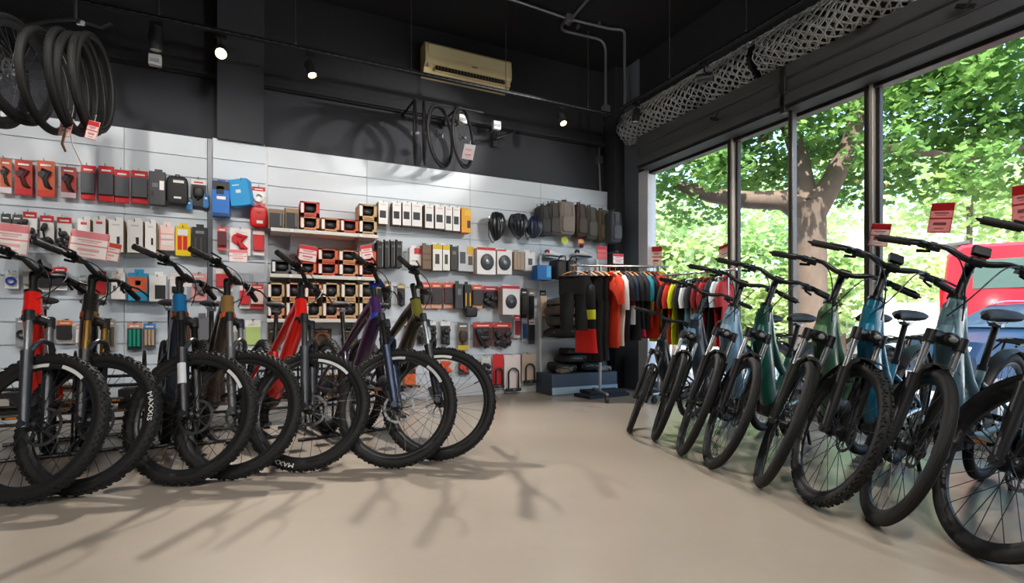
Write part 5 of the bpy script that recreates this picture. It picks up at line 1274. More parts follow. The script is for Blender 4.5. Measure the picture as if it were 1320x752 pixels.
def folded(cx, cy, z, w, d, h, col, lab, group, seed):
    """soft bag lying on its side, creased"""
    r = random.Random(seed); e = empty('folded_bag', (cx, cy, z), (0, 0, r.uniform(-.1, .1))); tag(e, lab, 'bag', group)
    m = MB(); m.sphere((0, 0, h / 2), (w, d, h), e=.5, n=28, k=12)
    ph = r.uniform(0, 6); m.map(lambda p: Vector((p.x, p.y + .012 * math.sin(p.x * 22 + ph), max(0.0, p.z + .014 * math.sin(p.x * 14 + ph) * (p.z > h * .3) + .006 * math.sin(p.x * 41 + p.z * 60)))))
    m.build('body', M(col, .6, var=.2, scale=14, bump=.25), e)
    m = MB(); m.tube([(-w * .44, -d * .35, h * .5), (-w * .15, -d * .5, h * .62), (w * .15, -d * .5, h * .55), (w * .44, -d * .35, h * .5)], .008, 6); m.build('seam', M('#8d8a86', .5), e)
    m = MB(); m.tube([(w * .1, -d * .45, h * .75), (w * .3, -d * .52, h * .45), (w * .34, -d * .45, h * .1)], .01, 6, flat=.5); m.build('strap', M('#3a3a3c', .5), e)
g = 'bags stacked on the shelf unit'
for i, (c_, hh, lab) in enumerate((('#2e2d2f', .14, 'black glossy bag, lowest on the upper tier'), ('#4d4740', .14, 'dark grey bag, second from below on the upper tier'), ('#5b5047', .13, 'brown grey bag, third from below on the upper tier'), ('#6b6964', .09, 'pale grey flat bag on top of the upper tier'))):
    folded(ux - .05 + .03 * (i % 2), WY - .22, SHZ[0] + .008 + sum((.14, .14, .13, .09)[:i]), uw * .9, .32, hh, c_, lab, g, i + 3)
for i, (dx, w, hh, c_, lab) in enumerate(((-.22, .34, .12, '#1d1d20', 'black bag at the left of the plinth pile'), (.18, .36, .13, '#232326', 'black bag at the right of the plinth pile'), (-.1, .4, .11, '#191a1c', 'black bag in the second layer of the plinth pile'), (.2, .34, .1, '#2a2b30', 'blue black bag in the second layer of the plinth pile'), (0, .44, .09, '#1a1a1c', 'black bag on top of the plinth pile'), (-.28, .22, .07, '#7a6a56', 'tan edged flat bag peeping out at the plinth front'), (.3, .24, .06, '#8b8880', 'pale bag at the plinth front right'))):
    z = .262 + (0, 0, .115, .12, .215, .0, .0)[i]; y = WY - .22 if i < 5 else WY - .33
    folded(ux + dx, y if i < 5 else WY - .36, z if i < 5 else .262, w, .3 if i < 5 else .1, hh, c_, lab, 'bags piled on the plinth', 20 + i)
e = empty('blue_box', (on_Y(703, 352, WY - .3).x, WY - .2, SHZ[1] + .008)); tag(e, 'bright blue box on the top board of the shelf unit', 'box')
m = MB(); m.box((0, 0, .09), (.2, .16, .18), b=.004); m.build('carton', C('#1f6cb4'), e, smooth=False); m = MB(); m.box((.06, -.081, .1), (.06, .002, .14), b=.0005); m.build('print', C('#58b5e0'), e, smooth=False)
for k, (dx, c_, lab) in enumerate(((.22, '#1f1f20', 'left black pannier on the top board of the shelf unit'), (.38, '#262523', 'right black pannier on the top board of the shelf unit'))):
    e = empty('pannier', (on_Y(703, 352, WY - .3).x + dx, WY - .22, SHZ[1] + .008)); tag(e, lab, 'bag', 'panniers on the shelf unit')
    m = MB(); m.sphere((0, 0, .13), (.15, .24, .26), e=.35, n=22, k=12); m.build('body', M(c_, .6, bump=.1), e); m = MB(); m.tube([(-.05, -.1, .25), (-.02, -.12, .3), (.04, -.12, .3), (.06, -.1, .25)], .009, 6); m.build('handle', BLACK, e); m = MB(); m.tube([(0, -.118, .24), (.0, -.125, .13), (.0, -.118, .02)], .01, 6, flat=.5); m.build('strap', M('#5a564e', .5), e)
for px, py, lab, c1 in ((714, 331, 'white shoe with a red heel on the wall above the blue box', '#a8303a'), (752, 331, 'white shoe with black sole on the wall right of the red heeled one', '#2a2a2c')):
    p = on_Y(px, py, WY - .12); e = empty('cycling_shoe', p, (0, 0, .2)); tag(e, lab, 'shoe', 'cycling shoes on the wall')
    m = MB(); rg = []
    for x, w, h, z in ((-.14, .03, .05, .03), (-.12, .036, .08, .045), (-.06, .038, .085, .045), (0, .04, .06, .033), (.06, .045, .045, .026), (.12, .038, .035, .02), (.15, .012, .02, .014)): rg.append([Vector((x, w * math.cos(2 * PI * q / 12), z + h / 2 * math.sin(2 * PI * q / 12))) for q in range(12)])
    m.loft(rg); m.build('upper', C('#e7e6e6', .4), e); m = MB(); m.sphere((0, 0, .002), (.31, .085, .02), e=.7); m.build('sole', C('#2b2a2c'), e); m = MB(); m.sphere((-.115, 0, .05), (.055, .08, .06), e=.8); m.build('heel', C(c1), e)
    m = MB(); m.box((0, .06, -.012), (.2, .14, .006)); m.build('ledge', CHROME, e)
# ================================================================ clothes racks
def rack(a, b, z, label, feet=True, posts=(0.0, 1.0)):
    a = Vector((a[0], a[1], 0)); b = Vector((b[0], b[1], 0)); d = (b - a); L = d.length; u = d.normalized(); p = Vector((-u.y, u.x, 0))
    root = empty('clothes_rack', a); tag(root, label, 'clothes rack', 'chrome clothes racks')
    m = MB(); m.tube([-u * .12 + Vector((0, 0, z)), u * (L + .1) + Vector((0, 0, z))], .0135, 10); m.build('hanging_rail', CHROME, root)
    for t in posts:
        c = u * (L * t)
        m = MB(); m.cyl(c + Vector((0, 0, .1)), c + Vector((0, 0, z)), .016, n=12); m.build('upright', M('#b3b7bb', .3, .9), root)
        m = MB(); m.tube([c - p * .27 + Vector((0, 0, .1)), c + p * .27 + Vector((0, 0, .1))], .015, 10); m.build('foot_bar', M('#c9ced3', .3, .8), root)
        for s in (-1, 1):
            w = MB(); q = c + p * (s * .25); w.cyl(q - u * .014 + Vector((0, 0, .036)), q + u * .014 + Vector((0, 0, .036)), .036, n=18); w.box(q + Vector((0, 0, .075)), (.03, .03, .05)); w.build('caster', M('#2a2a2c', .5), root)
    return a, u, p, L
WOOD = M('#b5793e', .5, var=.2, scale=14)
def hanger(e, w, mat):
    m = MB(); m.tube([(-w * .5, 0, -.13), (-w * .25, 0, -.085), (0, 0, -.062), (w * .25, 0, -.085), (w * .5, 0, -.13)], [.009, .011, .012, .011, .009], 8, flat=.6)
    m.tube([(0, 0, -.06), (0, 0, -.025), (.014, 0, -.012), (.012, 0, .012), (-.004, 0, .0175), (-.016, 0, .008)], .003, 6); m.build('hanger', mat, e)
def jersey(e, cols, w=.42, L=.66, sleeve=.2, thick=.07, seed=0, name='body'):
    """cols: list of (z fraction from the top, material); shoulder line along local x"""
    r = random.Random(seed); mats = []; 
    for _, mt in cols:
        if mt not in mats: mats.append(mt)
    pick = lambda f: mats.index([mt for fr, mt in cols if f >= fr][-1])
    m = MB(); n = 28; K = 18; ph = r.uniform(0, 6); rows = []
    for i in range(K):
        f = i / (K - 1); z = -.075 - L * f
        sh = min(1, .32 + 3.2 * f) if f < .22 else 1.0
        hw = w * .5 * sh * (1 - .08 * math.sin(f * PI) + .05 * f); ht = thick * .5 * (.5 + .5 * min(1, f * 5)) * (1 + .25 * math.sin(f * 7 + ph))
        ring = []
        for q in range(n):
            a = 2 * PI * q / n; fold = 1 + .16 * f * math.sin(5 * a + ph + 2 * f)
            ring.append(Vector((hw * math.cos(a) * (1 + .03 * math.sin(9 * f + a)), ht * fold * math.sin(a) + .012 * math.sin(f * 5 + ph), z - .05 * abs(math.cos(a)) * (f < .15) * 1.0)))
        rows.append(ring)
    for i in range(K - 1):
        m.loft([rows[i], rows[i + 1]], pick((i + .5) / K), caps=False)
    m.add(rows[0], [list(range(n))], pick(0)); m.add(rows[-1], [list(range(n))[::-1]], pick(1))
    b = m.build(name, mats, e)
    for s in (-1, 1):
        if sleeve <= 0: break
        sm = MB(); pts = [Vector((s * w * .4, 0, -.155)), Vector((s * w * .52, .0, -.21)), Vector((s * (w * .55 + sleeve * .06), .01, -.21 - sleeve * .5)), Vector((s * (w * .55 + sleeve * .05), .0, -.21 - sleeve))]
        sm.tube(pts, [.055, .062, .056, .05], 12, side=(0, 1, 0), flat=[.6, .6, .65, .7]); sm.build('sleeve', cols[min(1, len(cols) - 1)][1] if len(cols) > 1 and cols[1][0] < .25 else cols[0][1], e)
    c = MB(); c.tube([(math.cos(2 * PI * q / 16) * .07, math.sin(2 * PI * q / 16) * .032, -.075 - .012 * math.sin(2 * PI * q / 16)) for q in range(16)], .009, 6, closed=True); c.build('collar', cols[0][1], e)
def trousers(e, mat, w=.34, L=.85, seed=0, band=None):
    r = random.Random(seed); m = MB(); n = 18
    ph = r.uniform(0, 6); rg = []
    for i in range(8):
        f = i / 7 * .34; rg.append([Vector((w * .5 * math.cos(2 * PI * q / n), (.035 + .012 * math.sin(3 * 2 * PI * q / n + ph)) * math.sin(2 * PI * q / n), -.12 - L * f)) for q in range(n)])
    m.loft(rg)
    for s in (-1, 1):
        rg = []
        for i in range(12):
            f = .3 + .7 * i / 11; hw = w * .25 * (1 - .3 * (f - .3)); rg.append([Vector((s * w * .24 + hw * math.cos(2 * PI * q / n), (.04 + .01 * math.sin(2 * 2 * PI * q / n + ph + f * 6)) * math.sin(2 * PI * q / n) + .01 * math.sin(f * 9 + ph), -.12 - L * f)) for q in range(n)])
        m.loft(rg)
    m.build('legs', mat, e)
    b = MB(); b.tube([(math.cos(2 * PI * q / 18) * w * .5, math.sin(2 * PI * q / 18) * .038, -.125) for q in range(18)], .012, 6, closed=True); b.build('waistband', band or mat, e)
FAB = lambda h: M(h, .82, var=.1, scale=9, bump=.06)
RZ = 1.54
A0, A1 = (3.3, 5.02), (4.2, 4.72)
a, u, p, L = rack(A0, A1, RZ, 'chrome clothes rack with long black trousers and bright jerseys near the corner', posts=(.24, .98))
yawA = math.atan2(p.y, p.x)
def hang(rack_, t, z, yaw, name, label, cat, wood=True):
    a, u, p, L = rack_; c = a + u * (L * t); e = empty(name, (c.x, c.y, z), (0, 0, yaw)); tag(e, label, cat, 'clothes on the racks'); hanger(e, .36, WOOD if wood else M('#26211e', .5)); return e
RA_ = (a, u, p, L)
e = hang(RA_, -.08, RZ, yawA + 1.15, 'trousers', 'black trousers hanging flat to us at the left end of the rack', 'trousers'); trousers(e, FAB('#0d0d0f'), .36, .62, 1)
e = hang(RA_, .06, RZ, yawA + .5, 'long_sleeve_jersey', 'black jersey with a yellow band and red lower part', 'jersey'); jersey(e, [(0, FAB('#101116')), (.46, FAB('#d4dc2a')), (.54, FAB('#0f1013')), (.68, FAB('#d81f1a'))], .34, .92, .0, .09, 2)
e = hang(RA_, .17, RZ, yawA + .35, 'trousers', 'narrow black trousers next to the red orange shirt', 'trousers'); trousers(e, FAB('#0e0e10'), .3, .98, 3)
e = hang(RA_, .25, RZ, yawA + .25, 'trousers', 'second pair of narrow black trousers left of the red orange shirt', 'trousers'); trousers(e, FAB('#141113'), .3, .96, 4)
ITEMS = [
 (.36, [(0, FAB('#e8401f'))], .4, .86, .24, 'red orange long shirt, the brightest garment near the rack upright', .25),
 (.43, [(0, FAB('#ece7e3')), (.5, FAB('#e6d6cd'))], .4, .84, .3, 'white long shirt right of the red orange one', .2),
 (.5, [(0, FAB('#17181c'))], .4, .8, .2, 'black jersey right of the white shirt', .2),
 (.56, [(0, FAB('#2b4a6b')), (.2, FAB('#20304a')), (.4, FAB('#b3202c')), (.62, FAB('#c9ced6'))], .38, .6, .2, 'blue jersey with red and white lower bands', .2),
 (.62, [(0, FAB('#1c1d21'))], .4, .78, .2, 'black jersey right of the banded blue one', .2),
 (.68, [(0, FAB('#23242a')), (.7, FAB('#1d1e23')), (.86, FAB('#b01f5e')), (.93, FAB('#1d1e23'))], .4, .74, .2, 'dark jersey with a magenta hem stripe', .2),
 (.74, [(0, FAB('#2d93a8')), (.3, FAB('#1d4a66')), (.45, FAB('#24262c'))], .4, .66, .2, 'turquoise shouldered dark jersey', .2),
 (.8, [(0, FAB('#1d1d20')), (.4, FAB('#e3c64a')), (.7, FAB('#c9301f'))], .38, .64, .2, 'black jersey with a yellow belt area', .2),
 (.86, [(0, FAB('#8e1b1a')), (.2, FAB('#d93216'))], .4, .76, .2, 'orange red jersey with dark red shoulders', .2),
 (.92, [(0, FAB('#c2161d')), (.45, FAB('#d8c81d'))], .38, .7, .2, 'red jersey with a yellow lower half', .2),
 (.99, [(0, FAB('#d9e01c'))], .4, .8, .2, 'neon yellow jersey at the end of the taller rack', .2)]
for i, (t, cols, w, LL, sl, lab, dy) in enumerate(ITEMS):
    e = hang(RA_, t, RZ, yawA + dy, 'jersey', lab, 'jersey', wood=i % 3 != 2); jersey(e, cols, w, LL, sl, .075, 10 + i)
B0, B1, BZ = (4.13, 4.52), (4.26, 3.8), 1.42
rb = rack(B0, B1, BZ, 'lower clothes rack along the window, behind the far bikes', posts=(.02, 1.0))
yawB = math.atan2(rb[2].y, rb[2].x)
LOW = [([(0, FAB('#1c1c20'))], 'black jersey first on the lower rack'), ([(0, FAB('#c9281e')), (.5, FAB('#d9531f'))], 'red jersey with an orange lower half on the lower rack'), ([(0, FAB('#d6e01e'))], 'neon yellow jersey on the lower rack'), ([(0, FAB('#1b1d22'))], 'plain black jersey right of the neon yellow one on the lower rack'), ([(0, FAB('#e4ebf0')), (.3, FAB('#8fc0dc'))], 'white and light blue jersey on the lower rack'), ([(0, FAB('#23262c')), (.4, FAB('#dfe4e8'))], 'black shouldered white jersey on the lower rack'), ([(0, FAB('#7d1a22')), (.3, FAB('#e06a2c'))], 'orange jersey with maroon shoulders on the lower rack'), ([(0, FAB('#b5202a')), (.25, FAB('#8e1c22'))], 'crimson jersey on the lower rack'), ([(0, FAB('#1e2a33'))], 'dark slate jersey on the lower rack'), ([(0, FAB('#d9e8ee')), (.4, FAB('#b52b30'))], 'white and red jersey on the lower rack'), ([(0, FAB('#a82228'))], 'deep red jersey last on the lower rack')]
for i, (cols, lab) in enumerate(LOW):
    e = hang(rb, i / (len(LOW) - 1) * .97, BZ, yawB + .3, 'jersey', lab, 'jersey', wood=False); jersey(e, cols, .36, .7, .17, .05, 40 + i)
# carrier boards under the rack
e = empty('folded_mat', (3.72, 5.2, 0)); tag(e, 'dark blue folded mat lying on the floor under the clothes rack', 'mat')
m = MB(); m.box((0, 0, .02), (.62, .3, .04), rot=Matrix.Rotation(.1, 3, 'Z')); m.build('lower_fold', FAB('#1e2836'), e); m = MB(); m.box((.03, .02, .058), (.5, .26, .034), rot=Matrix.Rotation(-.08, 3, 'Z')); m.build('upper_fold', FAB('#222d3c'), e)
# bike floor stands
def floor_stand(x, y, yaw, lab):
    e = empty('bike_stand', (x, y, 0), (0, 0, yaw)); tag(e, lab, 'bike stand', 'floor stands holding the left bikes')
    m = MB()
    for s in (-1, 1): m.tube([(-.32, s * .075, .02), (.3, s * .075, .02)], .013, 8)
    m.build('base_rail', BLACK, e)
    m = MB(); m.tube([(-.3, -.22, .014), (-.3, .22, .014)], .013, 8); m.build('cross_foot', BLACK, e); m = MB(); m.tube([(.28, -.22, .014), (.28, .22, .014)], .013, 8); m.build('cross_foot', BLACK, e)
    for s in (-1, 1):
        m = MB(); m.tube([(-.3, s * .06, .02), (-.3, s * .06, .55)] + [(-.3 + .12 * (1 - math.cos(q * PI / 8)), s * .06, .55 + .12 * math.sin(q * PI / 8)) for q in range(1, 8)] + [(-.06, s * .06, .55), (-.04, s * .075, .02)], .009, 8); m.build('wheel_hoop', BLACK, e)
# ================================================================ outside the window
def ground_mat(a, b, sc):
    return M(a, .9, var=.18, scale=sc)
m = MB(); m.box((6.0, 2, -.06), (2.6, 34, .1), b=.002); struct(m.build('floor_pavement', M('#b9b4ad', .9, var=.12, scale=6), smooth=False))
m = MB(); m.box((17, 2, -.11), (20, 44, .1), b=.002); struct(m.build('floor_street', M('#c9c8c6', .9, var=.1, scale=5), smooth=False))
BARK = M('#6a5a50', .9, var=.3, scale=7, bump=.5)
LEAFS = {}
def leaf_mat(h):
    if h in LEAFS: return LEAFS[h]
    m = bpy.data.materials.new('leaf_%s' % h.strip('#')); m.use_nodes = True; n = m.node_tree; n.nodes.clear(); c = hexc(h)
    o = n.nodes.new('ShaderNodeOutputMaterial'); d = n.nodes.new('ShaderNodeBsdfDiffuse'); t = n.nodes.new('ShaderNodeBsdfTranslucent'); mx = n.nodes.new('ShaderNodeMixShader'); mx.inputs[0].default_value = .5
    oi = n.nodes.new('ShaderNodeTexNoise'); oi.inputs['Scale'].default_value = 1.6; co = n.nodes.new('ShaderNodeTexCoord'); n.links.new(co.outputs['Object'], oi.inputs['Vector'])
    rr = n.nodes.new('ShaderNodeValToRGB'); rr.color_ramp.elements[0].position = .35; rr.color_ramp.elements[1].position = .65
    rr.color_ramp.elements[0].color = tuple(x * .8 for x in c) + (1,); rr.color_ramp.elements[1].color = (min(1, c[0] * 1.35), min(1, c[1] * 1.2), c[2] * 1.0, 1)
    n.links.new(oi.outputs['Fac'], rr.inputs['Fac']); n.links.new(rr.outputs['Color'], d.inputs['Color']); n.links.new(rr.outputs['Color'], t.inputs['Color'])
    n.links.new(d.outputs[0], mx.inputs[1]); n.links.new(t.outputs[0], mx.inputs[2]); n.links.new(mx.outputs[0], o.inputs['Surface']); LEAFS[h] = m; return m
def leaves(clumps, n, size, seed, r=None):
    """lobed leaves scattered on the shells of ellipsoid clumps (centre, radii)"""
    r = random.Random(seed); m = MB(); tot = sum(c[1][0] * c[1][1] + c[1][1] * c[1][2] for c in clumps)
    shape = [(0, -.5), (.22, -.32), (.5, -.18), (.3, .06), (.42, .3), (.14, .3), (0, .58), (-.14, .3), (-.42, .3), (-.3, .06), (-.5, -.18), (-.22, -.32)]
    for c, rad in clumps:
        k = int(n * (rad[0] * rad[1] + rad[1] * rad[2]) / tot)
        for _ in range(k):
            d = Vector((r.gauss(0, 1), r.gauss(0, 1), r.gauss(0, 1))).normalized(); f = r.uniform(.35, 1.05) ** .5
            p = Vector(c) + Vector((d.x * rad[0], d.y * rad[1], d.z * rad[2])) * f
            s = size * r.uniform(.6, 1.35); rot = Euler((r.uniform(-.9, .9), r.uniform(-.9, .9), r.uniform(0, 6.28))).to_matrix()
            o = len(m.v); bend = r.uniform(-.2, .25)
            for a, b in shape: m.v.append(p + rot @ Vector((a * s, b * s, bend * s * abs(a))))
            m.f.append([o + i for i in (0, 1, 2, 3, 4, 5, 6)]); m.m.append(0); m.f.append([o + i for i in (6, 7, 8, 9, 10, 11, 0)]); m.m.append(0)
    return m
def build_raw(m, name, mat, parent):
    me = bpy.data.meshes.new(name); me.from_pydata([tuple(p) for p in m.v], [], m.f); me.materials.append(mat); me.update(); return link(name, me, parent)
# plane tree on the pavement
T = at_d(1046, 417, 7.6); T = Vector((T.x, T.y, -.02))
tr = empty('plane_tree', T); tag(tr, 'broad plane tree with a forked brown trunk on the pavement outside the window', 'tree')
L_ = lambda px, py, d: at_d(px, py, d) - T
m = MB()
m.tube([(0, 0, 0), (.0, 0, .5), L_(1046, 350, 7.6), L_(1044, 290, 7.6), L_(1040, 262, 7.6)], [.27, .22, .2, .21, .25], 14)
m.tube([L_(1042, 275, 7.6), L_(1010, 258, 7.7), L_(965, 258, 7.9), L_(915, 252, 8.1), L_(870, 238, 8.4)], [.2, .15, .13, .11, .07], 10)
m.tube([L_(1044, 275, 7.6), L_(1072, 235, 7.5), L_(1098, 180, 7.4), L_(1110, 120, 7.3), L_(1150, 40, 7.2)], [.22, .15, .12, .1, .06], 10)
m.tube([L_(1040, 262, 7.6), L_(1030, 200, 7.8), L_(1000, 120, 8), L_(980, 40, 8.2)], [.16, .12, .09, .06], 10)
m.tube([L_(1092, 200, 7.4), L_(1160, 190, 7.0), L_(1240, 205, 6.7), L_(1320, 190, 6.4)], [.1, .06, .045, .03], 8)
m.tube([L_(985, 180, 8), L_(985, 120, 8.2), L_(960, 60, 8.2)], [.07, .05, .03], 8)
m.build('trunk', BARK, tr)
cl = []
for px, py, d, rad in ((870, 200, 8.6, 1.0), (915, 150, 8.4, 1.1), (960, 110, 8.1, 1.1), (900, 250, 8.8, .8), (1000, 180, 8.3, .9), (1060, 60, 7.8, 1.1), (1085, 160, 8.3, .9), (1160, 60, 7.2, 1.0), (1180, 150, 7.4, .9), (1240, 40, 6.8, 1.1), (1250, 140, 6.9, .9), (1310, 90, 6.6, 1.0), (1300, 200, 6.8, .8), (1200, 220, 7.4, .6), (1380, 60, 6.3, 1.2), (980, 30, 8.0, 1.2), (1110, -40, 7.4, 1.2), (1260, -60, 6.6, 1.3), (1400, 170, 6.4, .8), (845, 130, 8.8, 1.2), (1060, 220, 8.6, .7), (960, 215, 8.8, .7), (1120, 235, 8.4, .6), (1000, 240, 9.0, .6), (1095, 110, 6.9, .55), (1060, 150, 6.9, .45), (1140, 190, 6.6, .45), (1010, 90, 7.2, .6), (930, 215, 7.4, .45), (1250, 215, 6.2, .4), (1000, 30, 7.2, .7), (1200, 100, 6.4, .6)):
    cl.append((L_(px, py, d), (rad, rad, rad * .72)))
build_raw(leaves(cl, 24000, .105, 5), 'foliage', leaf_mat('#769f5e'), tr)
# smaller trees and shrubs beyond
def shrub(name, c, clumps, n, size, col, lab, cat, seed, trunk=None):
    e = empty(name, c); tag(e, lab, cat, 'greenery across the street')
    build_raw(leaves(clumps, n, size, seed), 'foliage', leaf_mat(col), e)
    m = MB(); tz = trunk or .6
    m.tube([(0, 0, 0), (.03, .02, tz * .5), (-.02, .0, tz)], [.13, .1, .06], 10); m.tube([(0, 0, tz * .5), (.3, .2, tz)], [.06, .03], 8); m.tube([(0, 0, tz * .6), (-.3, -.2, tz * 1.05)], [.05, .03], 8)
    m.build('trunk', BARK, e)
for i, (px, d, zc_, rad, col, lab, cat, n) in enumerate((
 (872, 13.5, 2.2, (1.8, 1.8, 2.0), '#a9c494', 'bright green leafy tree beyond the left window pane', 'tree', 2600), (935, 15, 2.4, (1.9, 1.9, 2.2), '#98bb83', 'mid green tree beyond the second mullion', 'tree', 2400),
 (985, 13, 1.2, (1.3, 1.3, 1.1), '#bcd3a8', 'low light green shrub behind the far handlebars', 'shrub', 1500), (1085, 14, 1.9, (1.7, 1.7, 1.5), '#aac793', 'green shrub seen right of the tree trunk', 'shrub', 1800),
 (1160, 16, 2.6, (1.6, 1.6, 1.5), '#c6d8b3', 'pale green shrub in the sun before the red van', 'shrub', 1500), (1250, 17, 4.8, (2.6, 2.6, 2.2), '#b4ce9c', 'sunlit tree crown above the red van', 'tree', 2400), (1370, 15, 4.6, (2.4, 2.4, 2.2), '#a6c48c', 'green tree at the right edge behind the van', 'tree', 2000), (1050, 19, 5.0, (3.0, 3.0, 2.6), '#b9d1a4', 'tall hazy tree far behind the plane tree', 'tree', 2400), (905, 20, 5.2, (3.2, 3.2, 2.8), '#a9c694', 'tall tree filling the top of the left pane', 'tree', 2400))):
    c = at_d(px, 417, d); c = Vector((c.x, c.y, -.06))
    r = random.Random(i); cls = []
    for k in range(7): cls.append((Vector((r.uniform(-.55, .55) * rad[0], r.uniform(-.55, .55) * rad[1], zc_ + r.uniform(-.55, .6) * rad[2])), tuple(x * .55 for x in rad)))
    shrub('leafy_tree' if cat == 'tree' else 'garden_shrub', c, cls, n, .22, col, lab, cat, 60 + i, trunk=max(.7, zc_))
# pale house front far behind
e = empty('pale_building', (29, 6, -.1)); tag(e, 'pale sunlit building glimpsed through the leaves', 'building')
m = MB(); m.box((0, 2, 3.0), (2, 26, 6), b=.01); m.build('wall', M('#e9e4da', .9, var=.05, scale=1), e, smooth=False)
for k in range(6):
    m = MB(); m.box((-1.01, -8 + k * 4, 3.4), (.06, 1.3, 1.6), b=.01); m.build('window', M('#6b7780', .2), e, smooth=False)
m = MB(); m.box((-.4, 2, 6.1), (3, 26.6, .25), b=.02); m.build('roof_edge', M('#c9c2b6', .9), e, smooth=False)
# red van and blue car in the street
def wheel_car(m_parent, x, y, r):
    w = MB(); w.lathe([(r * .6, -.1), (r * .9, -.11), (r, -.07), (r, .07), (r * .9, .11), (r * .6, .1)], 28, closed=True, c=(x, y, r)); t = w.build('tyre', RUB, m_parent)
    h = MB(); h.lathe([(0, -.1), (r * .15, -.105), (r * .58, -.09), (r * .6, -.06), (r * .6, .06), (r * .58, .09), (0, .1)], 20, c=(x, y, r)); h.build('wheel_rim', STEEL, t)
def vehicle(root, prof, hw, body, glass_sides, screen, tuck=.14, zbelt=1.0):
    """side profile (x,z) extruded to half width hw, narrowed above the belt line"""
    m = MB(); rings = []
    for f in (-1, -.92, 0, .92, 1):
        ring = []
        for x, z in prof:
            k = 1 - (tuck / hw) * max(0, z - zbelt) ; sh = 1.0 if abs(f) < .95 else .97
            ring.append(Vector((x * (1 if abs(f) < .95 else .985), f * hw * k, .3 + (z - .3) * sh)))
        rings.append(ring)
    m.loft(rings); return m.build('body', body, root, ang=28)
v = at_d(1242, 417, 9.6); rv = empty('red_van', (13.58, 3.8, -.06), (0, 0, R_(113))); rv.scale = (1, 1, 1.22)
tag(rv, 'red van with a grey roof spoiler parked across the pavement', 'car')
vehicle(rv, [(-2.2, .3), (-2.25, .7), (-2.2, 1.05), (-1.6, 1.2), (-.9, 1.95), (1.9, 2.0), (2.12, 1.85), (2.2, 1.1), (2.22, .35)], .98, M('#c81f30', .35, coat=.3, var=.03), None, None)
m = MB(); m.box((2.0, 0, 2.03), (.42, 1.5, .05), rot=Matrix.Rotation(.08, 3, 'Y')); m.build('roof_spoiler', M('#6d7073', .3, .4), rv); m = MB(); m.box((2.185, .12, 1.28), (.03, 1.0, .46), rot=Matrix.Rotation(.1, 3, 'Y')); m.build('rear_window', M('#4c6a64', .08, spec=.8), rv)
for s in (-1, 1):
    m = MB(); m.box((.9, s * .9, 1.52), (1.7, .03, .45), rot=Matrix.Rotation(s * .12, 3, 'X')); m.build('side_window', M('#4c5f5c', .08, spec=.8), rv); m = MB(); m.box((-.55, s * .91, 1.45), (.7, .03, .4), rot=Matrix.Rotation(s * .12, 3, 'X')); m.build('door_window', M('#4c5f5c', .08, spec=.8), rv)
    m = MB(); m.box((2.2, s * .82, 1.2), (.06, .16, .5)); m.build('tail_lamp', M('#8d0d14', .2), rv)
    for x in (-1.4, 1.4): wheel_car(rv, x, s * .88, .33)
m = MB(); m.box((2.25, 0, .5), (.12, 1.86, .26)); m.build('bumper', M('#c9a9a8', .4), rv); m = MB(); m.box((2.24, .0, .92), (.03, .5, .12)); m.build('number_plate', M('#e8e8e4', .5), rv)
v = at_d(1392, 417, 7.2); bc_ = empty('blue_car', (v.x, v.y, -.06), (0, 0, R_(152))); bc_.scale = (1, 1, .86)
tag(bc_, 'dark blue estate car nearest the window, at the right edge', 'car')
vehicle(bc_, [(-2.1, .3), (-2.15, .7), (-2.0, .92), (-1.2, 1.38), (.6, 1.42), (1.3, .95), (2.05, .82), (2.15, .6), (2.1, .3)], .88, M('#0e2745', .35, var=.03), None, None, tuck=.2, zbelt=.9)
for s in (-1, 1):
    m = MB(); m.prism([(-1.5, .95), (-1.1, 1.3), (.5, 1.34), (1.0, .95)], .81, .835, lambda x, z, t: (x, s * (t - max(0, z - .95) * .2), z)); m.build('side_window', M('#2f3d46', .06, spec=.8), bc_)
    m = MB(); m.box((-.2, s * .825, 1.14), (.05, .03, .4), rot=Matrix.Rotation(s * .2, 3, 'X')); m.build('door_pillar', M('#1d1f22', .4), bc_)
    m = MB(); m.tube([(-1.1, s * .66, 1.44), (-.9, s * .66, 1.48), (.4, s * .66, 1.48), (.6, s * .66, 1.44)], .015, 6); m.build('roof_rail', CHROME, bc_)
    for x in (-1.3, 1.35): wheel_car(bc_, x, s * .8, .3)
    m = MB(); m.box((2.06, s * .62, .68), (.12, .34, .13)); m.build('headlamp', M('#cfd6da', .1, spec=.9), bc_)
m = MB(); m.box((.98, 0, 1.19), (.03, 1.25, .58), rot=Matrix.Rotation(-.95, 3, 'Y')); m.build('windscreen', M('#33424a', .1, spec=.8), bc_)
v = at_d(1190, 417, 13.5); wc = empty('white_car', (v.x, v.y, -.06), (0, 0, R_(110)))
tag(wc, 'white car glimpsed left of the red van', 'car')
vehicle(wc, [(-2.1, .3), (-2.15, .7), (-2.0, .95), (-1.2, 1.42), (.6, 1.46), (1.3, 1.0), (2.05, .86), (2.15, .6), (2.1, .3)], .88, M('#eef0f1', .25, coat=.6, var=.02), None, None, tuck=.2, zbelt=.9)
for s in (-1, 1):
    m = MB(); m.prism([(-1.5, .98), (-1.1, 1.34), (.5, 1.38), (1.0, .98)], .81, .835, lambda x, z, t: (x, s * (t - max(0, z - .95) * .2), z)); m.build('side_window', M('#3d484d', .06, spec=.8), wc)
    for x in (-1.3, 1.35): wheel_car(wc, x, s * .8, .3)
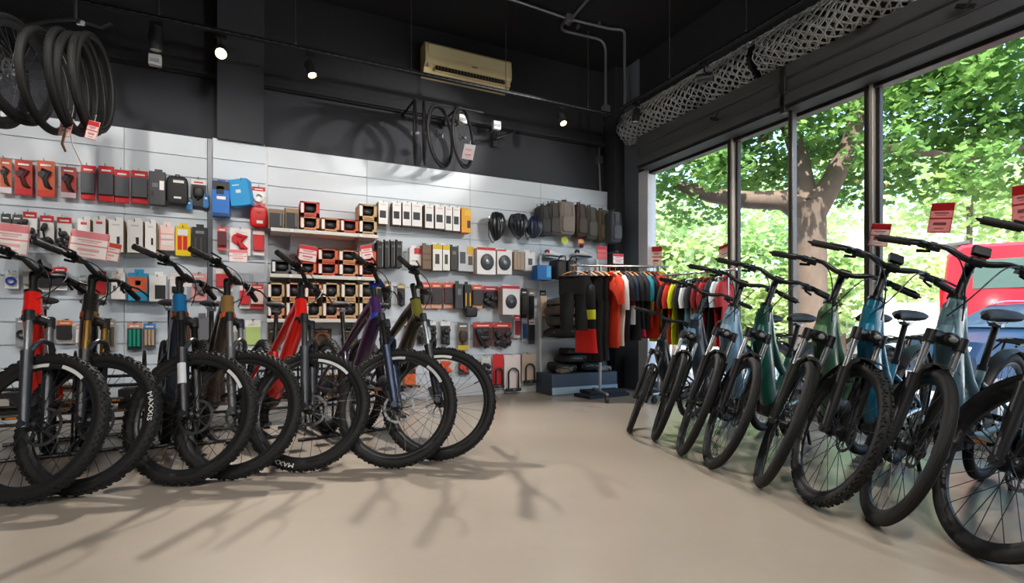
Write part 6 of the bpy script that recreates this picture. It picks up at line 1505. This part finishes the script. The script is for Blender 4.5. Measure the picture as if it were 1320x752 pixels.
# ================================================================ floor stands and hanging price tags
for i, ((px, py), sp, lab) in enumerate(LB):
    c = on_floor(px, py); hv = Vector((math.cos(HL), math.sin(HL), 0)); q = c - hv * 1.36
    floor_stand(q.x, q.y, HL, 'black floor stand under the rear wheel of the %s bike of the left row' % ('leftmost', 'second', 'third', 'fourth', 'fifth', 'sixth', 'rightmost')[i])
for px, py, w, h, rl, lab in ((1213, 281, .15, .22, .16, 'red price tag with two printed panels, on the glass above the red van'), (1321, 262, .13, .25, 0, 'red price tag on the glass, cut by the right edge of the picture'), (1134, 303, .15, .18, .2, 'pale orange price tag at the bright window mullion'), (934, 324, .15, .14, -.2, 'small red tag on the glass over the pale blue bike'), (846, 331, .2, .26, .1, 'red and beige sign on the glass beside the corner frame')):
    p = on_X(px, py, XW - .045 if px == 1134 else XW + .033)
    tag_card(p, w, h, -PI / 2, rl, lab, 'price tags on the window', red='#ea5a5e', body='#f2b8b2' if 'red price' in lab else '#f8e2d8', tl=.6)

e = empty('rail_rack', (-.55, 5.0, 0)); tag(e, 'long low black display rack with wooden boards behind the left bikes', 'display rack')
for x in (-1.9, -.65, .6, 1.75):
    m = MB(); m.box((x, 0, .24), (.035, .035, .48)); m.build('post', BLACK, e, smooth=False)
    m = MB(); m.box((x, 0, .012), (.05, .42, .024)); m.build('foot', BLACK, e, smooth=False)
for z in (.14, .27, .4, .47):
    m = MB(); m.tube([(-1.95, -.02, z), (1.8, -.02, z)], .012, 8); m.build('rail', BLACK, e)
m = MB(); m.box((-.1, .1, .2), (3.6, .22, .02)); m.build('board', M('#8d745c', .6, var=.2, scale=6), e, smooth=False)
for i, (x, w, h, c_, lab) in enumerate(((-1.6, .3, .2, '#8a6f50', 'brown carton on the low rack behind the red bike'), (-1.15, .26, .16, '#2c2b2d', 'black carton on the low rack, second from the wall end'), (-.75, .24, .2, '#b08a5e', 'tan carton on the low rack behind the blue headed bike'), (-.3, .3, .15, '#37363a', 'dark grey carton on the low rack, in its middle'), (.15, .26, .2, '#7b5d43', 'dull brown carton on the low rack behind the bronze bike'), (.7, .3, .17, '#232325', 'black carton on the low rack behind the bright red frame'), (1.25, .28, .2, '#9a7b58', 'pale brown carton on the low rack behind the purple bike'))):
    b = empty('stock_carton', (-.55 + x, 5.1, .2105)); tag(b, lab, 'box', 'stock cartons on the low rack')
    m = MB(); m.box((0, 0, h / 2), (w, .19, h), b=.004); m.build('carton', C(c_, .7), b, smooth=False)
    m = MB(); m.box((0, -.0955, h * .55), (w * .45, .002, h * .4), b=.0005); m.build('label', C('#d9d4cc'), b, smooth=False)
    m = MB(); m.box((0, 0, h + .0005), (.05, .191, .002), b=.0004); m.build('tape', C('#a98f62', .4), b, smooth=False)
